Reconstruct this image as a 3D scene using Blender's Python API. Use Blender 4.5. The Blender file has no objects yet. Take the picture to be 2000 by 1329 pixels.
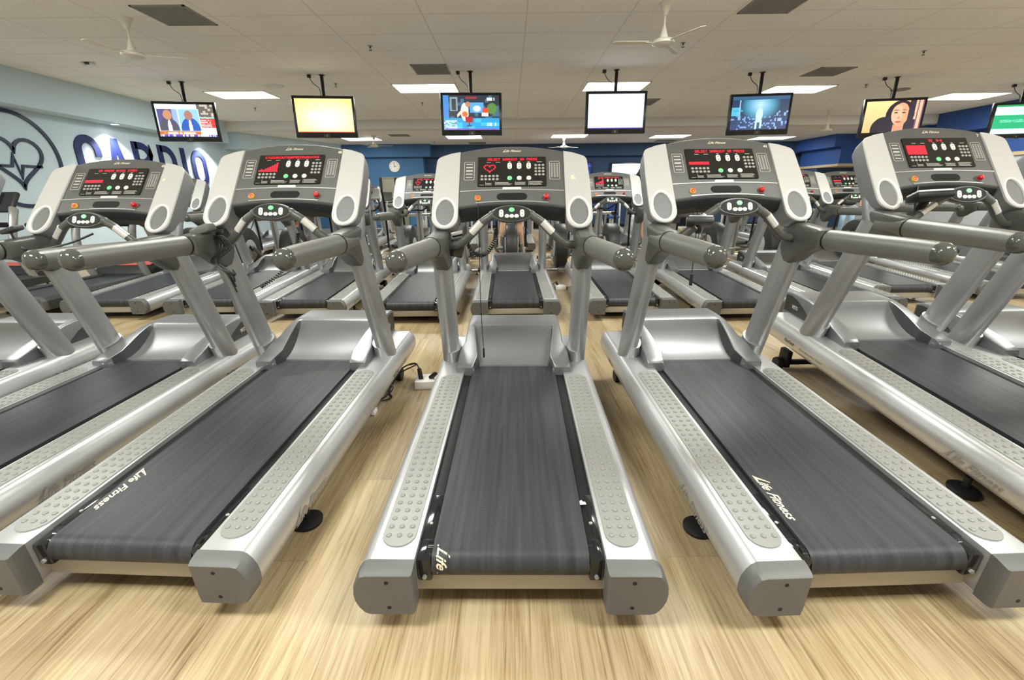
import bpy, bmesh, math, random
from mathutils import Vector, Matrix
random.seed(7)
sc = bpy.context.scene
COL = sc.collection
PI = math.pi

# ------------------------------------------------------------------ camera, world, exposure
CAM_H = 1.2882
cam_data = bpy.data.cameras.new('camera')
cam_data.sensor_width = 36.0
cam_data.lens = 884.55 / 2000 * 36.0
cam_data.clip_start = 0.05
cam = bpy.data.objects.new('camera', cam_data)
COL.objects.link(cam)
cam.matrix_world = (Matrix.Translation((0, 0, CAM_H)) @ Matrix.Rotation(-0.0012, 4, 'Z')
                    @ Matrix.Rotation(PI / 2 - 0.3123, 4, 'X') @ Matrix.Rotation(-0.0106, 4, 'Z'))
sc.camera = cam
world = bpy.data.worlds.new('world')
sc.world = world
world.use_nodes = True
world.node_tree.nodes['Background'].inputs[0].default_value = (1.0, 0.985, 0.95, 1)
world.node_tree.nodes['Background'].inputs[1].default_value = 0.62
sc.view_settings.view_transform = 'Standard'
sc.view_settings.look = 'None'
sc.view_settings.gamma = 1.0
sc.view_settings.exposure = 0.0
sc.cycles.use_denoising = True
sc.cycles.max_bounces = 6
sc.cycles.diffuse_bounces = 4
sc.cycles.glossy_bounces = 3
sc.cycles.sample_clamp_indirect = 6.0

CEIL = 3.29      # main ceiling
CEIL2 = 3.05     # lower ceiling beyond the beam
BEAM_Y = 13.9
FAR_Y = 18.5

# ------------------------------------------------------------------ materials
def mat(name, col, rough=0.5, metal=0.0, emit=None, estr=1.0, spec=0.5, noise=0.0, nscale=60.0, bump=0.0, coat=0.0):
    m = bpy.data.materials.new(name)
    m.use_nodes = True
    nt = m.node_tree
    b = nt.nodes['Principled BSDF']
    b.inputs['Base Color'].default_value = (*col, 1)
    b.inputs['Roughness'].default_value = rough
    b.inputs['Metallic'].default_value = metal
    b.inputs['Specular IOR Level'].default_value = spec
    b.inputs['Coat Weight'].default_value = coat
    if emit:
        b.inputs['Emission Color'].default_value = (*emit, 1)
        b.inputs['Emission Strength'].default_value = estr
    if noise or bump:
        tc = nt.nodes.new('ShaderNodeTexCoord')
        n = nt.nodes.new('ShaderNodeTexNoise')
        n.inputs['Scale'].default_value = nscale
        n.inputs['Detail'].default_value = 4
        nt.links.new(tc.outputs['Object'], n.inputs['Vector'])
        if noise:
            mx = nt.nodes.new('ShaderNodeMix')
            mx.data_type = 'RGBA'
            mx.inputs[6].default_value = (*[max(0, c * (1 - noise)) for c in col], 1)
            mx.inputs[7].default_value = (*[min(1, c * (1 + noise)) for c in col], 1)
            nt.links.new(n.outputs['Fac'], mx.inputs[0])
            nt.links.new(mx.outputs[2], b.inputs['Base Color'])
        if bump:
            bp = nt.nodes.new('ShaderNodeBump')
            bp.inputs['Strength'].default_value = bump
            bp.inputs['Distance'].default_value = 0.002
            nt.links.new(n.outputs['Fac'], bp.inputs['Height'])
            nt.links.new(bp.outputs['Normal'], b.inputs['Normal'])
    return m

M = dict(
    silver=mat('satin_silver_paint', (0.36, 0.365, 0.37), 0.38, 0.6, noise=0.04, nscale=400),
    rail=mat('bright_silver_paint', (0.55, 0.56, 0.575), 0.33, 0.65, noise=0.03, nscale=400),
    pod=mat('pale_silver_plastic', (0.56, 0.56, 0.545), 0.42, 0.25, noise=0.03, nscale=300),
    hood=mat('motor_cover_silver', (0.21, 0.215, 0.222), 0.38, 0.55, noise=0.04, nscale=300),
    cap=mat('slate_plastic', (0.092, 0.095, 0.095), 0.42, 0.0, spec=0.8, bump=0.25, nscale=900),
    arm=mat('warm_grey_plastic', (0.118, 0.119, 0.111), 0.35, 0.0, bump=0.15, nscale=900),
    armtip=mat('glossy_grey_plastic', (0.065, 0.066, 0.062), 0.12, 0.0),
    console=mat('console_grey', (0.085, 0.086, 0.083), 0.45, 0.0, bump=0.15, nscale=900),
    dark=mat('charcoal_plastic', (0.032, 0.032, 0.033), 0.45),
    black=mat('black_plastic', (0.010, 0.010, 0.011), 0.5, spec=0.3),
    gloss=mat('glossy_black', (0.012, 0.012, 0.014), 0.1),
    bracket=mat('bracket_grey_plastic', (0.07, 0.071, 0.066), 0.38, 0.0, bump=0.12, nscale=900),
    lip=mat('pale_cup_rim', (0.74, 0.74, 0.72), 0.4, 0.1),
    cupgrey=mat('cup_holder_grey', (0.05, 0.051, 0.047), 0.5, 0.0, bump=0.15, nscale=900),
    keyplate=mat('key_plate_black', (0.018, 0.018, 0.019), 0.6, spec=0.25),
    podshell=mat('pod_side_silver', (0.22, 0.225, 0.235), 0.42, 0.4, noise=0.03, nscale=300),
    panel=mat('display_black', (0.012, 0.012, 0.013), 0.22),
    pad=mat('foot_pad_rubber', (0.225, 0.228, 0.215), 0.40),
    key=mat('white_key', (0.75, 0.75, 0.68), 0.4),
    greykey=mat('grey_key', (0.33, 0.33, 0.31), 0.45),
    green=mat('green_key', (0.16, 0.62, 0.26), 0.35, emit=(0.2, 0.9, 0.35), estr=0.25),
    print_=mat('pale_print', (0.55, 0.55, 0.5), 0.5),
    dprint=mat('dark_print', (0.10, 0.09, 0.08), 0.5),
    cream=mat('cream_print', (0.72, 0.66, 0.50), 0.6),
    embgrey=mat('raised_grey_letters', (0.33, 0.33, 0.32), 0.35, 0.5),
    orange=mat('orange_button', (0.85, 0.10, 0.03), 0.3),
    yellow=mat('yellow_ring', (0.75, 0.50, 0.08), 0.4),
    red=mat('red_button', (0.55, 0.012, 0.02), 0.2),
    led=mat('red_led', (0.4, 0.0, 0.01), 0.5, emit=(1.0, 0.015, 0.03), estr=2.2),
    beige=mat('beige_crossbar', (0.42, 0.385, 0.31), 0.5, 0.1, noise=0.04, nscale=300),
    chrome=mat('polished_steel', (0.62, 0.62, 0.62), 0.2, 0.9),
    steel=mat('grey_steel', (0.42, 0.42, 0.41), 0.35, 0.5),
    white=mat('white_plastic', (0.80, 0.79, 0.76), 0.4),
    sticker=mat('white_sticker', (0.82, 0.80, 0.78), 0.5),
    fan=mat('cream_enamel', (0.72, 0.70, 0.60), 0.35),
    cable=mat('black_cable', (0.01, 0.01, 0.01), 0.4),
    navy=mat('navy_letter', (0.010, 0.018, 0.10), 0.6),
    navyd=mat('dark_navy_ring', (0.02, 0.03, 0.07), 0.45),
    bezel=mat('tv_bezel', (0.010, 0.010, 0.012), 0.25),
    skin=mat('skin', (0.62, 0.36, 0.22), 0.5, noise=0.06, nscale=20),
    skind=mat('tan_skin', (0.55, 0.28, 0.14), 0.5, noise=0.06, nscale=20),
    hair=mat('dark_hair', (0.03, 0.02, 0.015), 0.6),
    cblack=mat('black_cloth', (0.015, 0.015, 0.017), 0.8),
    cgrey=mat('grey_cloth', (0.18, 0.18, 0.2), 0.85),
    cblue=mat('pale_blue_denim', (0.36, 0.55, 0.75), 0.85, noise=0.08, nscale=40),
    cnavy=mat('blue_cloth', (0.03, 0.08, 0.3), 0.85),
    shoe=mat('white_shoe', (0.6, 0.6, 0.58), 0.6),
    coral=mat('coral_stripe', (0.75, 0.12, 0.09), 0.4),
    door=mat('olive_grey_door', (0.25, 0.25, 0.19), 0.6),
    vent=mat('grey_grille', (0.27, 0.265, 0.25), 0.6),
    sensor=mat('bright_contact_strip', (0.80, 0.80, 0.77), 0.25, 0.6),
)
# rubber belt with long worn streaks
def belt_material():
    m = mat('running_belt', (0.05, 0.05, 0.052), 0.46, spec=0.3)
    nt = m.node_tree
    b = nt.nodes['Principled BSDF']
    tc = nt.nodes.new('ShaderNodeTexCoord')
    mp = nt.nodes.new('ShaderNodeMapping')
    mp.inputs['Scale'].default_value = (55, 1.6, 1)
    n = nt.nodes.new('ShaderNodeTexNoise')
    n.inputs['Scale'].default_value = 1.0
    n.inputs['Detail'].default_value = 6
    n2 = nt.nodes.new('ShaderNodeTexNoise')
    n2.inputs['Scale'].default_value = 260
    add = nt.nodes.new('ShaderNodeMath')
    add.operation = 'MULTIPLY_ADD'
    add.inputs[1].default_value = 0.45
    rp = nt.nodes.new('ShaderNodeValToRGB')
    rp.color_ramp.elements[0].position = 0.45
    rp.color_ramp.elements[0].color = (0.020, 0.021, 0.024, 1)
    rp.color_ramp.elements[1].position = 0.95
    rp.color_ramp.elements[1].color = (0.048, 0.050, 0.056, 1)
    L = nt.links.new
    L(tc.outputs['Object'], mp.inputs['Vector'])
    L(mp.outputs['Vector'], n.inputs['Vector'])
    L(tc.outputs['Object'], n2.inputs['Vector'])
    L(n2.outputs['Fac'], add.inputs[0])
    L(n.outputs['Fac'], add.inputs[2])
    L(add.outputs[0], rp.inputs['Fac'])
    L(rp.outputs['Color'], b.inputs['Base Color'])
    return m
M['belt'] = belt_material()

def wood_material():
    m = mat('oak_plank_floor', (0.5, 0.36, 0.2), 0.38)
    nt = m.node_tree
    b = nt.nodes['Principled BSDF']
    N, L = nt.nodes.new, nt.links.new
    tc = N('ShaderNodeTexCoord')
    sw = N('ShaderNodeMapping')
    sw.inputs['Rotation'].default_value = (0, 0, PI / 2)
    br = N('ShaderNodeTexBrick')
    br.offset = 0.37
    br.inputs['Scale'].default_value = 1.0
    br.inputs['Brick Width'].default_value = 1.35
    br.inputs['Row Height'].default_value = 0.19
    br.inputs['Mortar Size'].default_value = 0.0012
    br.inputs['Mortar Smooth'].default_value = 0.3
    br.inputs['Color1'].default_value = (0.0, 0.0, 0.0, 1)
    br.inputs['Color2'].default_value = (1.0, 1.0, 1.0, 1)
    br.inputs['Mortar'].default_value = (0.5, 0.5, 0.5, 1)
    L(tc.outputs['Object'], sw.inputs['Vector'])
    L(sw.outputs['Vector'], br.inputs['Vector'])
    mp = N('ShaderNodeMapping')
    mp.inputs['Scale'].default_value = (105, 3.2, 1)
    L(tc.outputs['Object'], mp.inputs['Vector'])
    addv = N('ShaderNodeVectorMath')
    addv.operation = 'MULTIPLY_ADD'
    addv.inputs[1].default_value = (7.3, 11.1, 5.7)
    L(br.outputs['Color'], addv.inputs[0])
    L(mp.outputs['Vector'], addv.inputs[2])
    n = N('ShaderNodeTexNoise')
    n.inputs['Scale'].default_value = 1.0
    n.inputs['Detail'].default_value = 8
    n.inputs['Roughness'].default_value = 0.62
    n.inputs['Distortion'].default_value = 0.6
    L(addv.outputs[0], n.inputs['Vector'])
    mp3 = N('ShaderNodeMapping')
    mp3.inputs['Scale'].default_value = (7, 0.5, 1)
    L(tc.outputs['Object'], mp3.inputs['Vector'])
    n3 = N('ShaderNodeTexNoise')
    n3.inputs['Scale'].default_value = 1.0
    n3.inputs['Detail'].default_value = 3
    L(mp3.outputs['Vector'], n3.inputs['Vector'])
    mxa = N('ShaderNodeMath')
    mxa.operation = 'MULTIPLY_ADD'
    mxa.inputs[1].default_value = 0.62
    L(n3.outputs['Fac'], mxa.inputs[0])
    L(n.outputs['Fac'], mxa.inputs[2])
    sub = N('ShaderNodeMath')
    sub.operation = 'SUBTRACT'
    sub.inputs[1].default_value = 0.25
    L(mxa.outputs[0], sub.inputs[0])
    rp = N('ShaderNodeValToRGB')
    e = rp.color_ramp.elements
    e[0].position = 0.33
    e[0].color = (0.175, 0.117, 0.053, 1)
    e[1].position = 0.70
    e[1].color = (0.45, 0.362, 0.22, 1)
    k = rp.color_ramp.elements.new(0.48)
    k.color = (0.33, 0.245, 0.13, 1)
    L(sub.outputs[0], rp.inputs['Fac'])
    mx = N('ShaderNodeMix')
    mx.data_type = 'RGBA'
    mx.blend_type = 'MULTIPLY'
    mx.inputs[0].default_value = 1.0
    tone = N('ShaderNodeMapRange')
    tone.inputs['To Min'].default_value = 0.86
    tone.inputs['To Max'].default_value = 1.08
    L(br.outputs['Color'], tone.inputs['Value'])
    L(rp.outputs['Color'], mx.inputs[6])
    L(tone.outputs[0], mx.inputs[7])
    seam = N('ShaderNodeMix')
    seam.data_type = 'RGBA'
    seam.inputs[7].default_value = (0.25, 0.17, 0.08, 1)
    L(br.outputs['Fac'], seam.inputs[0])
    L(mx.outputs[2], seam.inputs[6])
    L(seam.outputs[2], b.inputs['Base Color'])
    return m
M['wood'] = wood_material()

def ceiling_material(name, x0, dx, y0, dy, col, line):
    m = mat(name, col, 0.85)
    nt = m.node_tree
    b = nt.nodes['Principled BSDF']
    N, L = nt.nodes.new, nt.links.new
    tc = N('ShaderNodeTexCoord')
    sp = N('ShaderNodeSeparateXYZ')
    L(tc.outputs['Object'], sp.inputs[0])
    masks = []
    for ax, o0, d, w in (('X', x0, dx, 0.007), ('Y', y0, dy, 0.007)):
        a = N('ShaderNodeMath'); a.operation = 'SUBTRACT'; a.inputs[1].default_value = o0
        L(sp.outputs[ax], a.inputs[0])
        md = N('ShaderNodeMath'); md.operation = 'PINGPONG'; md.inputs[1].default_value = d / 2
        L(a.outputs[0], md.inputs[0])
        lt = N('ShaderNodeMath'); lt.operation = 'LESS_THAN'; lt.inputs[1].default_value = w
        L(md.outputs[0], lt.inputs[0])
        masks.append(lt)
    mxm = N('ShaderNodeMath'); mxm.operation = 'MAXIMUM'
    L(masks[0].outputs[0], mxm.inputs[0]); L(masks[1].outputs[0], mxm.inputs[1])
    n = N('ShaderNodeTexNoise'); n.inputs['Scale'].default_value = 45; n.inputs['Detail'].default_value = 4
    L(tc.outputs['Object'], n.inputs['Vector'])
    n2 = N('ShaderNodeTexNoise'); n2.inputs['Scale'].default_value = 0.8
    L(tc.outputs['Object'], n2.inputs['Vector'])
    s = N('ShaderNodeMath'); s.operation = 'MULTIPLY_ADD'; s.inputs[1].default_value = 0.62
    L(n2.outputs['Fac'], s.inputs[0]); L(n.outputs['Fac'], s.inputs[2])
    mr = N('ShaderNodeMapRange'); mr.inputs['From Min'].default_value = 0.6; mr.inputs['From Max'].default_value = 1.2
    mr.inputs['To Min'].default_value = 0.93; mr.inputs['To Max'].default_value = 1.06
    L(s.outputs[0], mr.inputs['Value'])
    mul = N('ShaderNodeMix'); mul.data_type = 'RGBA'; mul.blend_type = 'MULTIPLY'; mul.inputs[0].default_value = 1
    mul.inputs[6].default_value = (*col, 1)
    L(mr.outputs[0], mul.inputs[7])
    mx = N('ShaderNodeMix'); mx.data_type = 'RGBA'
    mx.inputs[7].default_value = (*line, 1)
    L(mxm.outputs[0], mx.inputs[0]); L(mul.outputs[2], mx.inputs[6])
    L(mx.outputs[2], b.inputs['Base Color'])
    return m
M['ceil'] = ceiling_material('ceiling_tiles', 0.22, 1.22, 6.18, 0.69, (0.93, 0.925, 0.89), (0.70, 0.68, 0.62))
M['ceil2'] = ceiling_material('far_ceiling_tiles', 0.22, 1.22, 6.18, 0.69, (0.90, 0.885, 0.87), (0.68, 0.66, 0.62))
M['beamp'] = mat('beam_paint', (0.74, 0.72, 0.67), 0.8, noise=0.03, nscale=8)
M['wleft'] = mat('pale_blue_wall_paint', (0.56, 0.69, 0.77), 0.75, noise=0.03, nscale=30)
M['wblue'] = mat('mid_blue_wall_paint', (0.045, 0.14, 0.30), 0.7, noise=0.05, nscale=30)
M['wnavy'] = mat('deep_blue_wall_paint', (0.030, 0.070, 0.155), 0.7, noise=0.05, nscale=30)
M['wright'] = mat('royal_blue_wall_paint', (0.028, 0.085, 0.30), 0.7, noise=0.05, nscale=30)
M['tan'] = mat('tan_trim_paint', (0.55, 0.44, 0.28), 0.7)
M['pgrey'] = mat('pale_grey_wall_paint', (0.50, 0.53, 0.57), 0.7)
M['lamp'] = mat('light_diffuser', (0.9, 0.9, 0.85), 0.6, emit=(1.0, 0.97, 0.86), estr=7.0)
M['dlamp'] = mat('downlight_lamp', (0.9, 0.9, 0.85), 0.6, emit=(1.0, 0.98, 0.93), estr=14.0)
def screen_material(name, strength):
    m = bpy.data.materials.new(name)
    m.use_nodes = True
    nt = m.node_tree
    b = nt.nodes['Principled BSDF']
    b.inputs['Base Color'].default_value = (0.02, 0.02, 0.02, 1)
    b.inputs['Roughness'].default_value = 0.3
    at = nt.nodes.new('ShaderNodeAttribute')
    at.attribute_name = 'pix'
    nt.links.new(at.outputs['Color'], b.inputs['Emission Color'])
    b.inputs['Emission Strength'].default_value = strength
    return m
M['screen'] = screen_material('lit_screen', 1.25)

# ------------------------------------------------------------------ mesh helpers
def sharpen(bm, ang=0.6):
    for f in bm.faces:
        f.smooth = True
    for e in bm.edges:
        if len(e.link_faces) == 2:
            try:
                if e.calc_face_angle() > ang:
                    e.smooth = False
            except ValueError:
                e.smooth = False
        else:
            e.smooth = False

def mesh_of(name, bm, m, smooth=True):
    bmesh.ops.recalc_face_normals(bm, faces=bm.faces)
    if smooth:
        sharpen(bm)
    me = bpy.data.meshes.new(name)
    bm.to_mesh(me)
    bm.free()
    for k in (m if isinstance(m, (list, tuple)) else [m]):
        me.materials.append(k)
    return me

def obj(name, bm, m, parent=None, smooth=True):
    me = mesh_of(name, bm, m, smooth) if isinstance(bm, bmesh.types.BMesh) else bm
    o = bpy.data.objects.new(name, me)
    COL.objects.link(o)
    if parent is not None:
        o.parent = parent
    return o

def tag(o, label=None, cat=None, group=None, kind=None):
    if label: o['label'] = label
    if cat: o['category'] = cat
    if group: o['group'] = group
    if kind: o['kind'] = kind
    return o

def thing(name, label, cat, loc=(0, 0, 0), rz=0.0, group=None):
    o = bpy.data.objects.new(name, None)
    o.empty_display_size = 0.1
    COL.objects.link(o)
    o.location = loc
    o.rotation_euler = (0, 0, rz)
    return tag(o, label, cat, group)

def struct(name, bm, m):
    o = obj(name, bm, m)
    o['kind'] = 'structure'
    return o

def copy_tree(o, parent=None):
    c = o.copy()
    COL.objects.link(c)
    c.parent = parent
    for ch in list(o.children):
        copy_tree(ch, c)
    return c

def new():
    return bmesh.new()

def box(bm, lo, hi, bevel=0.0, mi=0, mtx=None, segs=2):
    x0, y0, z0 = lo; x1, y1, z1 = hi
    vs = [bm.verts.new(p) for p in ((x0, y0, z0), (x1, y0, z0), (x1, y1, z0), (x0, y1, z0), (x0, y0, z1), (x1, y0, z1), (x1, y1, z1), (x0, y1, z1))]
    fs = [bm.faces.new([vs[i] for i in q]) for q in ((3, 2, 1, 0), (4, 5, 6, 7), (0, 1, 5, 4), (1, 2, 6, 5), (2, 3, 7, 6), (3, 0, 4, 7))]
    for f in fs: f.material_index = mi
    out = vs
    if bevel > 0:
        es = list({e for f in fs for e in f.edges})
        r = bmesh.ops.bevel(bm, geom=es, offset=bevel, segments=segs, affect='EDGES', profile=0.5)
        out = list({v for f in r['faces'] for v in f.verts} | {v for v in vs if v.is_valid})
    if mtx is not None:
        bmesh.ops.transform(bm, matrix=mtx, verts=[v for v in out if v.is_valid])
    return out

def prism(bm, pts, f0, f1, mi=0, caps=True):
    """pts: 2-D outline; f0(p), f1(p): map it to the two end faces"""
    a = [bm.verts.new(f0(p)) for p in pts]
    b = [bm.verts.new(f1(p)) for p in pts]
    n = len(pts)
    fs = []
    for i in range(n):
        fs.append(bm.faces.new((a[i], a[(i + 1) % n], b[(i + 1) % n], b[i])))
    if caps:
        fs.append(bm.faces.new(a[::-1])); fs.append(bm.faces.new(b))
    for f in fs: f.material_index = mi
    return a + b

def loft(bm, rings, closed=True, caps=True, mi=0):
    vs = [[bm.verts.new(p) for p in r] for r in rings]
    n = len(rings[0])
    for i in range(len(vs) - 1):
        for j in range(n if closed else n - 1):
            f = bm.faces.new((vs[i][j], vs[i][(j + 1) % n], vs[i + 1][(j + 1) % n], vs[i + 1][j]))
            f.material_index = mi
    if caps and closed:
        f = bm.faces.new(vs[0][::-1]); f.material_index = mi
        f = bm.faces.new(vs[-1]); f.material_index = mi
    return vs

def smooth_path(pts, n=6):
    P = [Vector(p) for p in pts]
    if len(P) < 3: return P
    out = []
    for i in range(len(P) - 1):
        p0 = P[max(i - 1, 0)]; p1 = P[i]; p2 = P[i + 1]; p3 = P[min(i + 2, len(P) - 1)]
        for k in range(n):
            t = k / n
            out.append(0.5 * ((2 * p1) + (p2 - p0) * t + (2 * p0 - 5 * p1 + 4 * p2 - p3) * t * t + (3 * p1 - p0 - 3 * p2 + p3) * t ** 3))
    out.append(P[-1])
    return out

def tube(bm, pts, r, segs=10, caps=True, up=Vector((0, 0, 1)), mi=0, rb=None):
    """tube along pts; r number or list; rb: second radius (along 'up') or list"""
    P = [Vector(p) for p in pts]
    n = len(P)
    R = r if isinstance(r, (list, tuple)) else [r] * n
    RB = R if rb is None else (rb if isinstance(rb, (list, tuple)) else [rb] * n)
    if len(R) != n:
        R = [R[0] + (R[-1] - R[0]) * i / (n - 1) for i in range(n)]
    if len(RB) != n:
        RB = [RB[0] + (RB[-1] - RB[0]) * i / (n - 1) for i in range(n)]
    rings = []
    for i in range(n):
        t = (P[min(i + 1, n - 1)] - P[max(i - 1, 0)])
        if t.length < 1e-9: t = Vector((0, 0, 1))
        t.normalize()
        u = Vector(up) - Vector(up).dot(t) * t
        if u.length < 0.05:
            u = Vector((0, 1, 0)) - Vector((0, 1, 0)).dot(t) * t
        u.normalize()
        s = t.cross(u)
        rings.append([P[i] + s * (R[i] * math.cos(a)) + u * (RB[i] * math.sin(a)) for a in [2 * PI * k / segs for k in range(segs)]])
    loft(bm, rings, True, caps, mi)

def lathe(bm, prof, segs=20, mtx=None, mi=0):
    """prof: list of (r, z); axis z"""
    rings = []
    for r, z in prof:
        rings.append([Vector((max(r, 1e-4) * math.cos(2 * PI * k / segs), max(r, 1e-4) * math.sin(2 * PI * k / segs), z)) for k in range(segs)])
    if mtx is not None:
        rings = [[mtx @ p for p in q] for q in rings]
    loft(bm, rings, True, True, mi)

def stadium(hw, hl, n=8):
    """outline of a rounded-end bar, half-width hw (x), half-length hl (y) incl. round ends"""
    pts = []
    for k in range(n + 1):
        a = PI * k / n
        pts.append((hw * math.cos(a), hl - hw + hw * math.sin(a)))
    for k in range(n + 1):
        a = PI + PI * k / n
        pts.append((hw * math.cos(a), -(hl - hw) + hw * math.sin(a)))
    return pts

def rrect(w, h, r, n=4):
    pts = []
    for cx, cy, a0 in ((w / 2 - r, h / 2 - r, 0), (-w / 2 + r, h / 2 - r, PI / 2), (-w / 2 + r, -h / 2 + r, PI), (w / 2 - r, -h / 2 + r, 1.5 * PI)):
        for k in range(n + 1):
            a = a0 + PI / 2 * k / n
            pts.append((cx + r * math.cos(a), cy + r * math.sin(a)))
    return pts

def ellipse(rx, ry, n=24):
    return [(rx * math.cos(2 * PI * k / n), ry * math.sin(2 * PI * k / n)) for k in range(n)]

_txt = {}
def text_tris(s, size, shear=0.0, bold=0.0, sx=1.0):
    key = (s, size, shear, bold, sx)
    if key in _txt: return _txt[key]
    cu = bpy.data.curves.new('t', 'FONT')
    cu.body = s; cu.size = size; cu.shear = shear; cu.offset = bold
    cu.align_x = 'CENTER'; cu.align_y = 'CENTER'
    cu.resolution_u = 2
    o = bpy.data.objects.new('t', cu)
    COL.objects.link(o)
    dg = bpy.context.evaluated_depsgraph_get()
    me = o.evaluated_get(dg).to_mesh()
    vs = [(v.co.x * sx, v.co.y) for v in me.vertices]
    fs = [tuple(p.vertices) for p in me.polygons]
    o.evaluated_get(dg).to_mesh_clear()
    bpy.data.objects.remove(o)
    bpy.data.curves.remove(cu)
    _txt[key] = (vs, fs)
    return vs, fs

def text(bm, s, size, f, shear=0.0, bold=0.0, sx=1.0, mi=0):
    """f maps (x, y) of the lettering to 3-D"""
    vs, fs = text_tris(s, size, shear, bold, sx)
    V = [bm.verts.new(f(v)) for v in vs]
    for q in fs:
        try:
            fc = bm.faces.new([V[i] for i in q]); fc.material_index = mi
        except ValueError:
            pass

def logo(bm, size, f):
    """slanted fitness maker's word mark: long flag stroke, then two slanted words"""
    text(bm, 'Life Fitness', size, f, shear=0.55, bold=0.018 * size, sx=1.05)
    w = size * 2.55
    for q in (((-w, -0.36 * size), (-w + 0.10 * size, -0.36 * size), (-w + 1.0 * size, 0.62 * size), (-w + 0.86 * size, 0.62 * size)),
              ((-w, -0.36 * size), (-w + 0.9 * size, -0.36 * size), (-w + 0.95 * size, -0.27 * size), (-w, -0.27 * size))):
        bm.faces.new([bm.verts.new(f(p)) for p in q])

FONT57 = {'A': '0E11111F111111', 'C': '0E11101010110E', 'E': '1F10101E10101F', 'I': '0E04040404040E', 'K': '11121418141211', 'L': '1010101010101F',
          'N': '11191515131111', 'O': '0E11111111110E', 'P': '1E11111E101010', 'Q': '0E11111115120D', 'R': '1E11111E141211', 'S': '0F10100E01011E',
          'T': '1F040404040404', 'U': '1111111111110E', 'W': '1111111515150A', 'H': '1111111F111111', '0': '0E11131519110E', '5': '1F101E0101110E', ':': '00040400040400', '-': '0000001F000000', ' ': '00000000000000'}
def led_text(bm, s, width, height, f):
    n = len(s)
    cw = width / (n * 6 - 1)
    ch = height / 7
    for i, c in enumerate(s):
        bits = FONT57.get(c, FONT57['E'])
        for r in range(7):
            row = int(bits[2 * r:2 * r + 2], 16)
            for k in range(5):
                if row >> (4 - k) & 1:
                    x = -width / 2 + (i * 6 + k) * cw
                    y = height / 2 - (r + 1) * ch
                    bm.faces.new([bm.verts.new(f(p)) for p in ((x, y), (x + cw * 0.98, y), (x + cw * 0.98, y + ch * 0.9), (x, y + ch * 0.9))])

def stroke(pts, w, closed=False):
    """outline quads of a thick 2-D polyline -> list of 4-point quads sharing mitred corners"""
    n = len(pts)
    L, R = [], []
    for i in range(n):
        p = Vector(pts[i])
        a = Vector(pts[i - 1]) if (i > 0 or closed) else None
        b = Vector(pts[(i + 1) % n]) if (i < n - 1 or closed) else None
        d1 = (p - a).normalized() if a is not None else (b - p).normalized()
        d2 = (b - p).normalized() if b is not None else d1
        n1 = Vector((-d1.y, d1.x)); n2 = Vector((-d2.y, d2.x))
        m = (n1 + n2)
        m = m.normalized() if m.length > 1e-6 else n1
        k = 1.0 / max(0.45, m.dot(n1))
        L.append(p + m * (w / 2 * k)); R.append(p - m * (w / 2 * k))
    q = []
    for i in range(n if closed else n - 1):
        j = (i + 1) % n
        q.append((L[i], L[j], R[j], R[i]))
    return q

def stroke_solid(bm, pts, w, f, depth_f, closed=False):
    for q in stroke(pts, w, closed):
        prism(bm, q, f, depth_f)

def curve_thing(name, pts, r, m, parent=None, segs=8, n=6):
    bm = new()
    tube(bm, smooth_path(pts, n), r, segs)
    return obj(name, bm, m, parent)

# ------------------------------------------------------------------ the room
XL, XR, Y0 = -8.3, 12.25, -5.0
bm = new(); box(bm, (XL - 0.2, Y0, -0.1), (XR + 0.2, FAR_Y + 0.2, 0.0)); struct('floor', bm, M['wood'])
bm = new(); box(bm, (XL - 0.2, Y0, CEIL), (XR + 0.2, BEAM_Y, CEIL + 0.1)); struct('ceiling', bm, M['ceil'])
bm = new(); box(bm, (XL - 0.2, BEAM_Y + 0.35, CEIL2), (XR + 0.2, FAR_Y + 0.2, CEIL2 + 0.1)); struct('ceiling_far', bm, M['ceil2'])
bm = new(); box(bm, (XL - 0.2, BEAM_Y, CEIL2), (XR + 0.2, BEAM_Y + 0.35, CEIL + 0.1), 0.01); struct('ceiling_beam', bm, M['beamp'])
bm = new(); box(bm, (XL - 0.2, Y0, 0), (XL, FAR_Y + 0.2, CEIL)); struct('wall_left', bm, M['wleft'])
bm = new(); box(bm, (XL, Y0, 2.73), (-7.9, BEAM_Y, CEIL)); struct('wall_left_bulkhead', bm, M['wleft'])
bm = new()
prism(bm, [(XL, BEAM_Y + 0.35), (-7.75, BEAM_Y + 0.35), (-6.0, 18.1), (XL, 18.1)], lambda p: (p[0], p[1], 2.62), lambda p: (p[0], p[1], CEIL2))
struct('wall_left_far_bulkhead', bm, M['wleft'])
bm = new(); box(bm, (XL, FAR_Y, 0), (XR, FAR_Y + 0.2, CEIL2)); struct('wall_back', bm, M['wnavy'])
bm = new(); box(bm, (-3.1, FAR_Y - 0.25, 2.62), (10.9, FAR_Y, CEIL2)); struct('wall_back_bulkhead', bm, M['wnavy'])
bm = new(); box(bm, (XL, 18.06, 0), (-3.2, FAR_Y, CEIL2)); struct('wall_back_column', bm, M['wblue'])
bm = new(); box(bm, (-7.0, 17.85, 2.62), (-2.9, 18.06, CEIL2)); box(bm, (-3.2, 18.06, 2.62), (-2.9, FAR_Y - 0.25, CEIL2)); struct('wall_back_column_bulkhead', bm, M['wblue'])
bm = new(); box(bm, (XR, Y0, 2.14), (XR + 0.2, FAR_Y, CEIL)); struct('wall_right', bm, M['wright'])
bm = new(); box(bm, (XR + 0.02, Y0, 0), (XR + 0.2, FAR_Y, 2.06)); struct('wall_right_lower', bm, M['pgrey'])
bm = new(); box(bm, (XR - 0.03, Y0, 2.06), (XR + 0.2, 16.1, 2.14)); struct('trim_1', bm, M['tan'])
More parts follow.
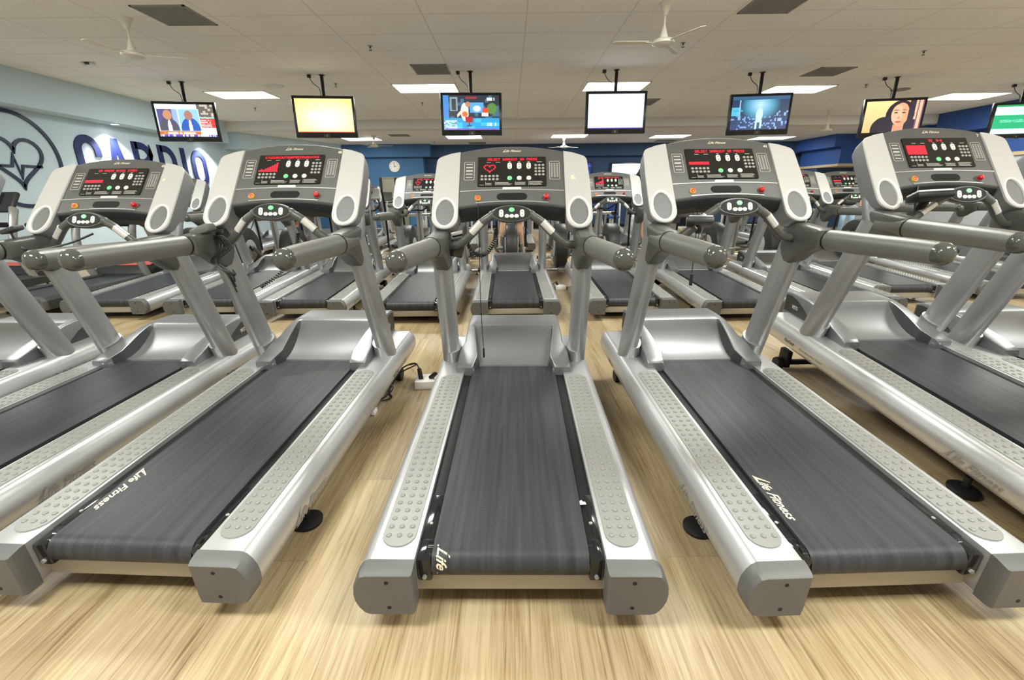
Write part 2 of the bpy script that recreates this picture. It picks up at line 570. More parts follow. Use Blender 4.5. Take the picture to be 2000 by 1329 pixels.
bm = new(); box(bm, (12.0, Y0, 2.75), (XR, BEAM_Y, CEIL)); box(bm, (12.0, BEAM_Y + .35, 2.75), (XR, 16.1, CEIL2)); struct('wall_right_bulkhead', bm, M['wright'])
bm = new(); box(bm, (10.95, 16.1, 2.14), (XR, FAR_Y - .25, CEIL2)); box(bm, (10.7, 16.1, 2.66), (10.95, FAR_Y - .25, CEIL2)); struct('wall_right_corner', bm, M['wright'])
bm = new(); box(bm, (10.93, 16.1, 2.06), (XR, FAR_Y - .25, 2.14)); struct('trim_2', bm, M['tan'])
bm = new(); box(bm, (10.97, 17.2, 0), (XR, FAR_Y, 2.06)); struct('wall_right_corner_lower', bm, M['wnavy'])
bm = new(); box(bm, (-3.2, FAR_Y - 0.02, 0), (10.97, FAR_Y, 0.11)); struct('baseboard_back', bm, M['black'])
bm = new(); box(bm, (XL, Y0, 0), (XL + 0.015, 18.06, 0.09)); struct('baseboard_left', bm, M['dark'])
for i, (xa, xb, zz) in enumerate(((-4.82, -3.88, 1.93), (-6.1, -5.25, 1.93))):
    d = bpy.data.objects.new('door_%d' % (i + 1), None); COL.objects.link(d); d['kind'] = 'structure'
    d.location = ((xa + xb) / 2, 18.06, 0)
    w = xb - xa
    bm = new(); box(bm, (-w / 2 + .05, -.035, 0), (w / 2 - .05, 0, zz - .05), 0.004); obj('door_leaf', bm, M['door'], d)
    bm = new()
    for q in (((-w / 2, -.05, 0), (-w / 2 + .05, 0, zz)), ((w / 2 - .05, -.05, 0), (w / 2, 0, zz)), ((-w / 2, -.05, zz - .05), (w / 2, 0, zz))):
        box(bm, q[0], q[1], .003)
    obj('door_frame', bm, M['door'], d)
    bm = new(); tube(bm, [(w / 2 - .12, -.035, .98), (w / 2 - .12, -.09, .98), (w / 2 - .22, -.09, .98)], .01, 8); obj('door_handle', bm, M['chrome'], d)

# ---- lay-in light panels
def light_panel(x, y, z, w, d, label, power):
    t = thing('ceiling_light', label, 'ceiling light', (x, y, z), 0, 'lay-in ceiling light panels')
    bm = new()
    for q in (((-w / 2, -d / 2), (w / 2, -d / 2 + .02)), ((-w / 2, d / 2 - .02), (w / 2, d / 2)), ((-w / 2, -d / 2), (-w / 2 + .02, d / 2)), ((w / 2 - .02, -d / 2), (w / 2, d / 2))):
        box(bm, (q[0][0], q[0][1], -.012), (q[1][0], q[1][1], .01))
    obj('frame', bm, M['white'], t)
    bm = new(); box(bm, (-w / 2 + .02, -d / 2 + .02, -.006), (w / 2 - .02, d / 2 - .02, .008)); obj('diffuser', bm, M['lamp'], t)
    ld = bpy.data.lights.new('panel_lamp', 'AREA')
    ld.shape = 'RECTANGLE'; ld.size = w - .06; ld.size_y = d - .06
    ld.energy = power; ld.color = (0.985, 1.0, 0.955)
    lo = bpy.data.objects.new('lamp', ld); COL.objects.link(lo); lo.parent = t; lo.location = (0, 0, -.02)
    return t
PW = 88.0
light_panel(-5.48, 10.48, CEIL, 1.22, .74, 'glowing ceiling panel above and right of the news television', PW)
light_panel(-1.62, 10.03, CEIL, 1.22, .78, 'glowing ceiling panel behind the vent, left of the talk show television', PW)
light_panel(2.1, 10.03, CEIL, 1.22, .78, 'glowing ceiling panel directly above the blank white television', PW)
light_panel(5.94, 10.48, CEIL, 1.25, .76, 'glowing ceiling panel above the blue concert television', PW)
light_panel(10.35, 11.4, CEIL, 1.35, .80, 'glowing ceiling panel nearest the right wall, by the green television', PW)
light_panel(-4.82, 16.15, CEIL2, 1.15, .85, 'small far ceiling panel under the yellow television', 45)
light_panel(-1.45, 15.9, CEIL2, 1.15, .85, 'small far ceiling panel under the talk show television', 45)
light_panel(1.93, 15.9, CEIL2, 1.15, .85, 'small far ceiling panel left of the white television', 45)
light_panel(5.3, 16.3, CEIL2, 1.2, .85, 'small far ceiling panel between the white and concert televisions', 45)
light_panel(9.1, 17.1, CEIL2, 1.3, .9, 'small far ceiling panel under the blue concert television', 45)
for y, wh, kk in ((4.3, 'over the front row', .95), (.2, 'above the camera', 1.4)):
    for x, nm in ((-5.48, 'far left'), (-1.62, 'left'), (2.1, 'middle'), (5.94, 'right'), (10.35, 'far right')):
        t = light_panel(x, y, CEIL, 1.22, .75, 'glowing ceiling panel %s, %s column' % (wh, nm), PW * kk)

# ---- vents
def vent(x, y, z, w, d, label):
    t = thing('ceiling_vent', label, 'air vent', (x, y, z), 0, 'grey square ceiling vents')
    bm = new()
    for q in (((-w / 2, -d / 2), (w / 2, -d / 2 + .025)), ((-w / 2, d / 2 - .025), (w / 2, d / 2)), ((-w / 2, -d / 2), (-w / 2 + .025, d / 2)), ((w / 2 - .025, -d / 2), (w / 2, d / 2))):
        box(bm, (q[0][0], q[0][1], -.01), (q[1][0], q[1][1], .0))
    obj('frame', bm, M['vent'], t)
    bm = new()
    n = 26
    for i in range(n):
        yy = -d / 2 + .03 + (d - .06) * (i + .5) / n
        box(bm, (-w / 2 + .02, yy - .004, -.008), (w / 2 - .02, yy + .004, 0))
    for i in range(n):
        xx = -w / 2 + .03 + (w - .06) * (i + .5) / n
        box(bm, (xx - .003, -d / 2 + .02, -.007), (xx + .003, d / 2 - .02, 0))
    obj('grille', bm, M['vent'], t)
vent(-3.84, 6.15, CEIL, .6, .62, 'grey ceiling vent at the top left, beside the nearest fan')
vent(-1.30, 8.62, CEIL, .58, .64, 'grey ceiling vent in front of the light panel left of centre')
vent(3.0, 5.95, CEIL, .6, .62, 'grey ceiling vent cut by the top edge of the frame')
vent(5.64, 9.05, CEIL, .62, .62, 'grey ceiling vent in front of the light panel right of centre')
vent(3.1, 11.7, CEIL, .62, .8, 'grey ceiling vent half hidden by the white television')
vent(-3.4, 15.3, CEIL2, .6, .5, 'grey ceiling vent beyond the beam, right of the yellow television')
vent(-1.15, 17.75, CEIL2, .6, .5, 'small far ceiling vent next to the blue back wall')
vent(5.6, 17.6, CEIL2, .7, .5, 'small far ceiling vent above the second console from the centre')

# ---- small ceiling devices
def sprinkler(x, y, z, label):
    t = thing('sprinkler', label, 'sprinkler head', (x, y, z), 0, 'ceiling sprinkler heads')
    bm = new(); lathe(bm, [(.035, 0), (.035, -.006), (.012, -.008)], 14); obj('escutcheon', bm, M['steel'], t)
    bm = new()
    lathe(bm, [(.010, -.006), (.010, -.03), (.004, -.034)], 10)
    tube(bm, [(-.012, 0, -.03), (-.016, 0, -.045), (0, 0, -.058)], .003, 6); tube(bm, [(.012, 0, -.03), (.016, 0, -.045), (0, 0, -.058)], .003, 6)
    lathe(bm, [(.02, -.058), (.02, -.061)], 12)
    obj('deflector', bm, M['dark'], t)
for x, y, z, l in ((-1.94, 7.33, CEIL, 'dark sprinkler head in the open ceiling left of centre'), (-1.97, 11.47, CEIL, 'dark sprinkler head left of the talk show television'),
                   (6.3, 7.85, CEIL, 'dark sprinkler head in the open ceiling at the right'), (2.46, 7.33, CEIL, 'dark sprinkler head beside the middle ceiling fan'),
                   (-3.24, 9.56, CEIL, 'dark sprinkler head right of the yellow television pole'), (-6.0, 11.9, CEIL, 'dark sprinkler head below the light panel by the news television'),
                   (7.11, 10.1, CEIL, 'dark sprinkler head left of the portrait television pole'), (-2.6, 17.0, CEIL2, 'tiny far sprinkler head near the back wall')):
    sprinkler(x, y, z, l)
bm = new(); lathe(bm, [(.17, 0), (.17, -.012), (.13, -.02), (.11, -.012), (.0, -.012)], 28)
o = obj('ceiling_speaker', bm, M['white']); o.location = (-4.45, 9.7, CEIL); tag(o, 'round white speaker in the ceiling between two televisions', 'speaker')
bm = new(); lathe(bm, [(.17, 0), (.17, -.012), (.13, -.02), (.11, -.012), (.0, -.012)], 28)
o = obj('ceiling_speaker', bm, M['vent']); o.location = (8.2, 10.6, CEIL); tag(o, 'round greyish speaker in the ceiling right of the portrait television', 'speaker')
t = thing('emergency_light', 'tiny twin white lamp on the ceiling near the left wall', 'emergency light', (-6.5, 8.0, CEIL))
bm = new(); box(bm, (-.03, -.03, -.03), (.03, .03, 0), .006); obj('housing', bm, M['dark'], t)
for s in (-1, 1):
    bm = new(); lathe(bm, [(.0, 0), (.03, .0), (.04, -.02), (.035, -.04), (0, -.045)], 14, Matrix.Translation((s * .07, 0, -.005))); obj('lamp_head', bm, M['white'], t)

# ---- ceiling fans, blades at rest
def fan(x, y, z, drop, rz, label):
    t = thing('ceiling_fan', label, 'ceiling fan', (x, y, z), rz, 'cream ceiling fans')
    bm = new(); lathe(bm, [(.085, 0), (.08, -.012), (.055, -.04), (.035, -.09), (.022, -.12)], 22); obj('canopy', bm, M['fan'], t)
    bm = new(); tube(bm, [(0, 0, -.1), (0, 0, -drop + .1)], .011, 10); obj('down_rod', bm, M['fan'], t)
    bm = new(); lathe(bm, [(.016, -drop + .17), (.03, -drop + .12), (.045, -drop + .07), (.05, -drop + .05), (.105, -drop + .035), (.125, -drop + .012), (.122, -drop - .005), (.09, -drop - .022), (.04, -drop - .03), (.0, -drop - .031)], 28)
    obj('motor_housing', bm, M['fan'], t)
    for k in range(3):
        bm = new()
        R = Matrix.Rotation(2 * PI * k / 3, 4, 'Z')
        box(bm, (.10, -.018, -drop + .008), (.20, .018, -drop + .013), 0, 0, R)
        pts = [(.17, -.030), (.52, -.040), (.57, -.025), (.57, .025), (.52, .038), (.17, .028)]
        prism(bm, pts, lambda p: R @ Vector((p[0], p[1], -drop + .012 + p[1] * .18)), lambda p: R @ Vector((p[0], p[1], -drop + .016 + p[1] * .18)))
        obj('blade', bm, M['fan'], t)
fan(-4.47, 6.2, CEIL, .39, .35, 'cream ceiling fan at the upper left of the ceiling')
fan(1.76, 5.93, CEIL, .39, 1.0, 'cream ceiling fan hanging at the top, right of centre')
fan(-4.2, 15.3, CEIL2, .31, 0.1, 'small white ceiling fan in front of the blue back wall, left')
fan(1.8, 16.2, CEIL2, .31, 0.5, 'small white ceiling fan above the middle console')
fan(8.35, 13.0, CEIL, .5, 0.8, 'distant ceiling fan left of the portrait television')

# ---- recessed downlights under the left bulkhead
def downlight(y, label):
    t = thing('downlight', label, 'downlight', (-8.06, y, 2.73), 0, 'downlights washing the left wall')
    bm = new(); lathe(bm, [(.09, 0), (.09, -.01), (.07, -.012), (.07, -.002)], 24); obj('trim_ring', bm, M['white'], t)
    bm = new(); lathe(bm, [(.068, -.001), (.068, -.006), (0, -.008)], 24); obj('bulb', bm, M['dlamp'], t)
    ld = bpy.data.lights.new('downlight_lamp', 'SPOT'); ld.energy = 260; ld.spot_size = 2.0; ld.spot_blend = .5; ld.shadow_soft_size = .05; ld.color = (.95, .98, 1.0)
    lo = bpy.data.objects.new('lamp', ld); COL.objects.link(lo); lo.parent = t; lo.location = (0, 0, -.03)
    lo.rotation_euler = (0, -.05, 0)
downlight(10.2, 'bright downlight above the letter C on the left wall')
downlight(13.15, 'bright downlight above the letter O on the left wall')

# ---- wall clock
t = thing('wall_clock', 'round white clock on the blue wall left of the middle console', 'clock', (-4.28, 18.06, 2.30))
RX = Matrix.Rotation(PI / 2, 4, 'X')
bm = new(); lathe(bm, [(.2, 0), (.2, .04), (.185, .05), (.178, .035), (.178, .03)], 36, RX); obj('rim', bm, M['white'], t)
bm = new(); lathe(bm, [(.178, 0.02), (.178, .032)], 36, RX); obj('face', bm, M['sticker'], t)
bm = new()
for k in range(12):
    R = Matrix.Rotation(k * PI / 6, 4, 'Y')
    box(bm, (-.006, -.036, .135), (.006, -.033, .165), 0, 0, R)
obj('hour_marks', bm, M['dprint'], t)
for ang, ln, w in ((-.12, .14, .008), (1.57, .07, .01)):
    bm = new(); box(bm, (-w, -.04, -.02), (w, -.037, ln), 0, 0, Matrix.Rotation(ang, 4, 'Y')); obj('hand', bm, M['dprint'], t)

# ---- heart emblem and lettering on the left wall (raised 2 cm)
def lw(p): return (XL + .001, p[0], p[1])
def lw2(p): return (XL + .022, p[0], p[1])
t = thing('heart_emblem', 'navy ring with heart and pulse line on the pale blue wall', 'wall emblem', (0, 0, 0))
bm = new()
cy, cz, cr = 8.245, 1.925, .755
stroke_solid(bm, [(cy + cr * math.cos(a), cz + cr * math.sin(a)) for a in [2 * PI * k / 72 for k in range(72)]], .062, lw, lw2, True)
obj('ring', bm, M['navyd'], t)
bm = new()
hp = []
for k in range(48):
    a = 2 * PI * k / 48
    x = 16 * math.sin(a) ** 3
    z = 13 * math.cos(a) - 5 * math.cos(2 * a) - 2 * math.cos(3 * a) - math.cos(4 * a)
    hp.append((8.215 + x * .0292, 1.925 + z * .0265 + .01))
stroke_solid(bm, hp, .055, lw, lw2, True)
obj('heart', bm, M['navyd'], t)
bm = new()
stroke_solid(bm, [(7.80, 1.815), (8.115, 1.815), (8.175, 1.99), (8.225, 1.64), (8.29, 1.825), (8.63, 1.825)], .042, lw, lw2)
obj('pulse_line', bm, M['navyd'], t)
LZ0, LZ1 = 1.56, 2.475
def letter(ch, ya, yb, label):
    bm = new()
    w = yb - ya; s = .15; h = LZ1 - LZ0
    def F(p): return lw((p[0], p[1]))
    if ch in 'CO':
        r = (w - s) / 2; cx = (ya + yb) / 2
        top = [(cx + r * math.cos(a), LZ1 - s / 2 - r + r * math.sin(a)) for a in [PI * k / 14 for k in range(15)]]
        bot = [(cx + r * math.cos(a), LZ0 + s / 2 + r + r * math.sin(a)) for a in [PI + PI * k / 14 for k in range(15)]]
        if ch == 'O':
            stroke_solid(bm, top + bot, s, F, lw2, True)
        else:
            path = [(cx + r, LZ1 - s / 2 - r - .10)] + top + bot + [(cx + r, LZ0 + s / 2 + r + .10)]
            stroke_solid(bm, path, s, F, lw2)
    if ch == 'I':
        stroke_solid(bm, [(ya + s / 2, LZ0), (ya + s / 2, LZ1)], s, F, lw2)
    if ch == 'A':
        m = (ya + yb) / 2
        prism(bm, [(ya, LZ0), (ya + s, LZ0), (m, LZ1 - .25), (m, LZ1), (m - .075, LZ1)], F, lw2)
        prism(bm, [(yb, LZ0), (yb - s, LZ0), (m, LZ1 - .25), (m, LZ1), (m + .075, LZ1)], F, lw2)
        box(bm, (XL, ya + .12, LZ0 + .18), (XL + .02, yb - .12, LZ0 + .30))
    if ch in 'DR':
        stroke_solid(bm, [(ya + s / 2, LZ0), (ya + s / 2, LZ1)], s, F, lw2)
        r = (w - s) * .62
        lo = LZ0 if ch == 'D' else LZ0 + h * .45
        a = [(yb - s / 2 - r + r * math.cos(q), LZ1 - s / 2 - r + r * math.sin(q)) for q in [PI / 2 - PI / 2 * k / 8 for k in range(9)]]
        b = [(yb - s / 2 - r + r * math.cos(q), lo + s / 2 + r * .9 + r * .9 * math.sin(q)) for q in [-PI / 2 * k / 8 for k in range(9)]]
        stroke_solid(bm, [(ya + s / 2, LZ1 - s / 2)] + a + b + [(ya + s / 2, lo + s / 2)], s * .97, F, lw2)
        if ch == 'R':
            prism(bm, [(yb - s * .95, LZ0 + h * .46), (yb - s * .1, LZ0 + h * .42), (yb, LZ0), (yb - s, LZ0)], F, lw2)
    o = obj('wall_letter', bm, M['navy'])
    tag(o, label, 'wall letter', 'navy letters on the left wall')
letter('C', 9.37, 9.96, 'navy letter C beside the ring emblem on the left wall')
letter('A', 10.07, 10.62, 'navy letter A, second of the word on the left wall')
letter('R', 10.80, 11.38, 'navy letter R, third of the word on the left wall')
letter('D', 11.56, 12.14, 'navy letter D, fourth of the word on the left wall')
letter('I', 12.34, 12.49, 'navy letter I, fifth of the word on the left wall')
letter('O', 12.70, 13.30, 'navy letter O, last of the word on the left wall')

# ------------------------------------------------------------------ televisions
def raster(name, w, h, nx, ny, fn, mtx):
    """a lit screen: grid of quads, each carrying the picture's colour there (u to the right, v upwards, 0..1)"""
    me = bpy.data.meshes.new(name)
    vs = [mtx @ Vector((-w / 2 + w * i / nx, 0, -h / 2 + h * j / ny)) for j in range(ny + 1) for i in range(nx + 1)]
    fs = [(j * (nx + 1) + i, j * (nx + 1) + i + 1, (j + 1) * (nx + 1) + i + 1, (j + 1) * (nx + 1) + i) for j in range(ny) for i in range(nx)]
    me.from_pydata([tuple(v) for v in vs], [], fs)
    ca = me.color_attributes.new('pix', 'FLOAT_COLOR', 'CORNER')
    cols = []
    for j in range(ny):
        for i in range(nx):
            c = fn((i + .5) / nx, (j + .5) / ny)
            cols += [c[0], c[1], c[2], 1.0] * 4
    ca.data.foreach_set('color', cols)
    me.materials.append(M['screen'])
    return me

def ell(u, v, cx, cy, rx, ry): return ((u - cx) / rx) ** 2 + ((v - cy) / ry) ** 2 < 1
def rc(u, v, a, b, c, d): return a < u < c and b < v < d
def hsh(a, b): return (math.sin(a * 127.1 + b * 311.7) * 43758.5453) % 1.0

def scr_news(u, v):
    c = (.75, .9, 1.0)
    if v > .86: c = (.8, .95, 1) if u < .72 else (.15, .1, .12)
    if rc(u, v, .02, .18, .36, .84):
        c = (.12, .10, .28)
        if u > .27: c = (.35, .5, .9)
        if ell(u, v, .19, .20, .17, .38): c = (.10, .10, .14)
        if ell(u, v, .20, .22, .035, .3): c = (.8, .85, 1)
        if ell(u, v, .19, .67, .075, .15): c = (.62, .30, .16)
    if rc(u, v, .39, .18, .73, .84):
        c = (.35, .65, 1)
        if ell(u, v, .56, .18, .17, .42): c = (.03, .12, .5)
        if ell(u, v, .56, .22, .03, .32): c = (.85, .9, 1)
        if ell(u, v, .55, .66, .07, .15): c = (.45, .22, .15)
    if u > .74:
        if v > .62: c = (.16, .13, .10) if hsh(int(u * 22), int(v * 16)) > .4 else (.6, .55, .5)
        elif v > .58: c = (.3, .8, .8)
        elif v > .28: c = (.75, .04, .03) if not (int(v * 34) % 2 and hsh(int(u * 40), int(v * 34)) > .25 and u < .93) else (1, .7, .7)
        else: c = (.95, .95, 1)
    if v < .17: c = (1.0, .18, .03) if u < .72 else (.9, .9, 1)
    if rc(u, v, .08, .08, .62, .14) and hsh(int(u * 44), 3) > .2: c = (1, .85, .75)
    if v < .06: c = (.1, .12, .75) if hsh(int(u * 60), 5) < .5 else (.9, .9, 1)
    return c
def scr_yellow(u, v):
    d = math.sqrt(((u - .55) / .62) ** 2 + ((v - .40) / .62) ** 2)
    k = max(0, 1 - d * .62)
    c = (1.0, .78 + .22 * k, .10 + .85 * k ** 1.3)
    if rc(u, v, .22, .44, .68, .58) and hsh(int(u * 26), 1) > .12: c = (1, 1, .95)
    if rc(u, v, .34, .16, .72, .24) and hsh(int(u * 40), 2) > .1: c = (1, 1, .97)
    if v < .03: c = (.8, .1, .02)
    return c
def scr_show(u, v):
    c = (.02, .03, .05)
    if v > .34:
        if hsh(int(u * 16), int(v * 10)) > .75: c = (.05, .15, .25)
        if u < .1: c = (.05, .25, .65)
        if rc(u, v, .12, .55, .26, .95): c = (.25, .35, .4)
        if rc(u, v, .15, .58, .23, .9): c = (.03, .04, .05)
        if rc(u, v, .48, .5, .72, .8): c = (.1, .4, .9)
        if ell(u, v, .60, .62, .07, .09): c = (.7, .8, .9)
        if rc(u, v, .40, .9, .6, .96): c = (.4, .02, .03)
        if rc(u, v, .78, .84, .94, .94) and hsh(int(u * 50), 2) > .3: c = (.9, .9, .9)
        if ell(u, v, .87, .62, .09, .16): c = (.1, .25, .05)
        if rc(u, v, .70, .5, .80, .64): c = (.8, .08, .02)
        if rc(u, v, .68, .40, .80, .5): c = (.85, .85, .8)
    else:
        c = (.02, .35, .62 + .15 * u)
        if hsh(int(u * 9), int(v * 9)) > .8: c = (.05, .55, .85)
        if rc(u, v, .0, .04, .24, .28): c = (.45, .7, .85) if hsh(int(u * 30), int(v * 30)) > .3 else (.1, .3, .4)
    if ell(u, v, .38, .52, .07, .26): c = (.9, .85, .8)
    if ell(u, v, .44, .74, .045, .08): c = (.55, .25, .12)
    if ell(u, v, .38, .46, .05, .08): c = (.85, .18, .04)
    if abs((v - .55) - (u - .33) * 1.6) < .05 and .24 < u < .38: c = (.85, .7, .6)
    if rc(u, v, .39, .22, .52, .38): c = (.42, .01, .02)
    if rc(u, v, .45, .12, .465, .22) or rc(u, v, .41, .10, .50, .125): c = (.05, .02, .02)
    if rc(u, v, .02, .0, .98, .04): c = (.25, .1, .6)
    if rc(u, v, .78, .12, .94, .2) and hsh(int(u * 60), 4) > .4: c = (.9, .95, 1)
    return c
def scr_white(u, v):
    e = min(u, 1 - u, (1 - v) * .7, v * .7)
    k = min(1, e / .07)
    return (.70 + .4 * k, .85 + .25 * k, 1.15) if v > .02 else (.2, .1, .9)
def scr_concert(u, v):
    c = (.005, .03, .10)
    d = math.hypot((u - .5) / .35, (v - .75) / .5)
    k = max(0, 1 - d)
    c = (c[0] + .5 * k ** 2, c[1] + .75 * k, c[2] + 1.0 * k)
    if rc(u, v, 0, .42, .16, .68): c = (.08, .5, .75)
    if rc(u, v, .03, .55, .2, .60): c = (.05, .35, .6)
    if v < .42:
        h1 = hsh(int(u * 26), 3) * .3
        c = (.01, .04, .14) if v < .1 + h1 else c
        if hsh(int(u * 34), int(v * 20)) > .82: c = (.15, .35, .8)
    if abs(u - .14) < .012 and v > .3: c = (.3, .5, .7)
    if ell(u, v, .50, .44, .06, .22): c = (.55, .85, 1.0)
    if rc(u, v, .44, .02, .48, .28) or rc(u, v, .52, .04, .56, .28): c = (.5, .7, .95)
    if u > .78 and v < .55 and hsh(int(u * 30), int(v * 12)) > .75: c = (.3, .5, .9)
    if v > .9: c = (.02, .10, .22)
    return c
def scr_face(u, v):
    c = (1.0, .68, .30) if u < .5 else (.75, .42, .15)
    c = tuple(x * (.8 + .35 * v) for x in c)
    if u > .86: c = (.9, .55, .3) if int(u * 40) % 3 else (.25, .08, .2)
    if ell(u, v, .62, .55, .25, .46) or (u > .36 and v < .4 and u < .90) or ell(u, v, .36, .10, .22, .40): c = (.012, .008, .02)
    if rc(u, v, .53, .0, .72, .25): c = (.75, .33, .18)
    if ell(u, v, .63, .56, .145, .37): c = (.90, .40, .22)
    if ell(u, v, .57, .58, .10, .30): c = (1.0, .52, .33)
    for cx in (.545, .68):
        if ell(u, v, cx, .62, .034, .022): c = (.05, .02, .02)
        if ell(u, v, cx, .70, .05, .014): c = (.10, .03, .02)
    if ell(u, v, .61, .46, .025, .035): c = (.75, .25, .14)
    if ell(u, v, .61, .33, .055, .03): c = (.75, .08, .06)
    if u > .76 and u < .86 and v > .1: c = (.02, .01, .03)
    return c
def scr_green(u, v):
    if v > .93: return (.03, .35, .12)
    if v > .66: return (.75, 1.0, 1.05) if not (rc(u, v, .2, .76, .5, .84) and hsh(int(u * 60), 1) > .4) else (.6, .9, .95)
    if v > .18: return (.03, .50, .20) if not (rc(u, v, .12, .40, .6, .5) and hsh(int(u * 50), int(v * 60)) > .3) else (.2, .75, .5)
    return (.75, .98, 1.1)
def scr_deep(u, v):
    k = max(0, 1 - math.hypot((u - .5) / .6, (v - .7) / .4))
    return (.01 + .03 * k, .05 + .2 * k, .35 + .7 * k) if hsh(int(u * 8), int(v * 8)) > .3 else (.005, .02, .22)
def scr_snow(u, v):
    c = (.85, .98, 1.1)
    if rc(u, v, .38, .05, .43, .3): c = (.1, .3, .75)
    if ell(u, v, .66, .25, .04, .05): c = (.75, .1, .5)
    if hsh(int(u * 12), int(v * 9)) > .8: c = (.95, .95, 1.1)
    return c

def tv(x, y, zc, w, h, rz, fn, label, pole=True, nx=132, ny=78, ch='3'):
    t = thing('television', label, 'television', (x, y, zc), rz, 'televisions hanging from the ceiling' if pole else 'televisions on the far wall')
    bz, bb = .045, .085
    bm = new()
    box(bm, (-w / 2, -.02, -h / 2), (w / 2, .05, h / 2), .008)
    box(bm, (-w * .3, .05, -h * .3), (w * .3, .09, h * .3), .01)
    obj('casing', bm, M['bezel'], t)
    sh = h - bz - bb
    me = raster('screen', w - 2 * bz, sh, nx, ny, fn, Matrix.Translation((0, -.0215, (bb - bz) / 2)))
    obj('screen', me, None, t)
    bm = new(); box(bm, (-.055, -.024, -h / 2 - .008), (.055, -.018, -h / 2 + .07), .002); obj('channel_tag', bm, M['dark'], t)
    bm = new(); text(bm, ch, .05, lambda p: (p[0], -.0245, -h / 2 + .032 + p[1])); obj('channel_number', bm, M['yellow'], t, False)
    if pole:
        top = CEIL - zc
        bm = new(); tube(bm, [(0, .10, 0), (0, .10, top)], .028, 14); obj('mounting_pole', bm, M['black'], t)
        bm = new(); lathe(bm, [(.05, top), (.05, top - .008), (.028, top - .012)], 16, Matrix.Translation((0, .10, 0))); obj('ceiling_plate', bm, M['dark'], t)
        bm = new(); box(bm, (-.06, .05, -.1), (.06, .12, .1), .005); obj('mounting_bracket', bm, M['black'], t)
        bm = new()
        tube(bm, smooth_path([(-.21, .10, top), (-.20, .10, top - .06), (-.15, .10, top - .14), (-.06, .10, top - .22), (-.05, .10, h / 2 - .02)], 5), .006, 6)
        box(bm, (-.24, .075, top - .05), (-.18, .125, top), .006)
        obj('power_lead', bm, M['cable'], t)
    return t
TZ = 2.61
tv(-5.93, 9.2, TZ, 1.05, .67, .17, scr_news, 'television showing two newsreaders, leftmost of the hanging row', ch='1')
tv(-3.24, 8.82, TZ, 1.05, .67, .12, scr_yellow, 'television with a glowing yellow screen and faint white text', ch='3')
tv(-.65, 8.68, TZ, 1.05, .67, .07, scr_show, 'television showing a blue studio with a red chair', ch='4')
tv(1.85, 8.68, TZ, 1.05, .67, .0, scr_white, 'television with a blank white screen, centre right of the row', ch='8')
tv(4.48, 8.95, TZ - .01, 1.05, .67, -.12, scr_concert, 'television showing a dark blue concert stage', ch='7')
tv(7.23, 9.4, TZ - .03, 1.05, .67, -.17, scr_face, 'television showing the face of a dark-haired woman', ch='5')
tv(10.40, 10.1, TZ, 1.05, .67, -.2, scr_green, 'television with green and white bands at the right edge', ch='6')
tv(2.55, FAR_Y - .095, 2.08, 1.15, .68, 0, scr_deep, 'dim deep blue television on the far wall', False, 40, 24, ch=' ')
tv(4.45, FAR_Y - .095, 2.03, 1.20, .70, 0, scr_snow, 'bright white television on the far wall', False, 40, 24, ch=' ')

# ------------------------------------------------------------------ treadmill (x right, y forward from the rear face, z up)
RAIL = [(.300, .072), (.292, .100), (.292, .231), (.425, .231), (.436, .228), (.450, .214), (.463, .190), (.470, .160), (.470, .135), (.463, .108), (.448, .084), (.428, .072)]
R0Y, R0Z, RR = .105, .176, .048       # rear roller
def belt_pt(s):
    """s > 0: on the flat top; s < 0: down around the rear roller"""
    if s >= 0: return (R0Y + s, R0Z + RR)
    if s < -PI * RR: return (R0Y - s - PI * RR, R0Z - RR)
    a = PI / 2 - s / RR
    return (R0Y + RR * math.cos(a), R0Z + RR * math.sin(a))
def CP(x, s, n=0.0):
    """console plane: x across, s up the slope, n out of the face towards the runner"""
    n -= .022
    return Vector((x, 1.461 + .643 * s - .766 * n, 1.217 + .766 * s + .643 * n))

def disc_on_console(bm, x, s, rx, ry, n0, n1, seg=18, out=None, dome=0.0):
    pts = out or ellipse(rx, ry, seg)
    a = [bm.verts.new(CP(x + p[0], s + p[1], n0)) for p in pts]
    b = [bm.verts.new(CP(x + p[0] * .94, s + p[1] * .94, n1)) for p in pts]
    for i in range(len(pts)):
        bm.faces.new((a[i], a[(i + 1) % len(pts)], b[(i + 1) % len(pts)], b[i]))
    if dome:
        c = bm.verts.new(CP(x, s, n1 + dome))
        m = [bm.verts.new(CP(x + p[0] * .6, s + p[1] * .6, n1 + dome * .7)) for p in pts]
        for i in range(len(pts)):
            j = (i + 1) % len(pts)
            bm.faces.new((b[i], b[j], m[j], m[i])); bm.faces.new((m[i], m[j], c))
    else:
        bm.faces.new(b)

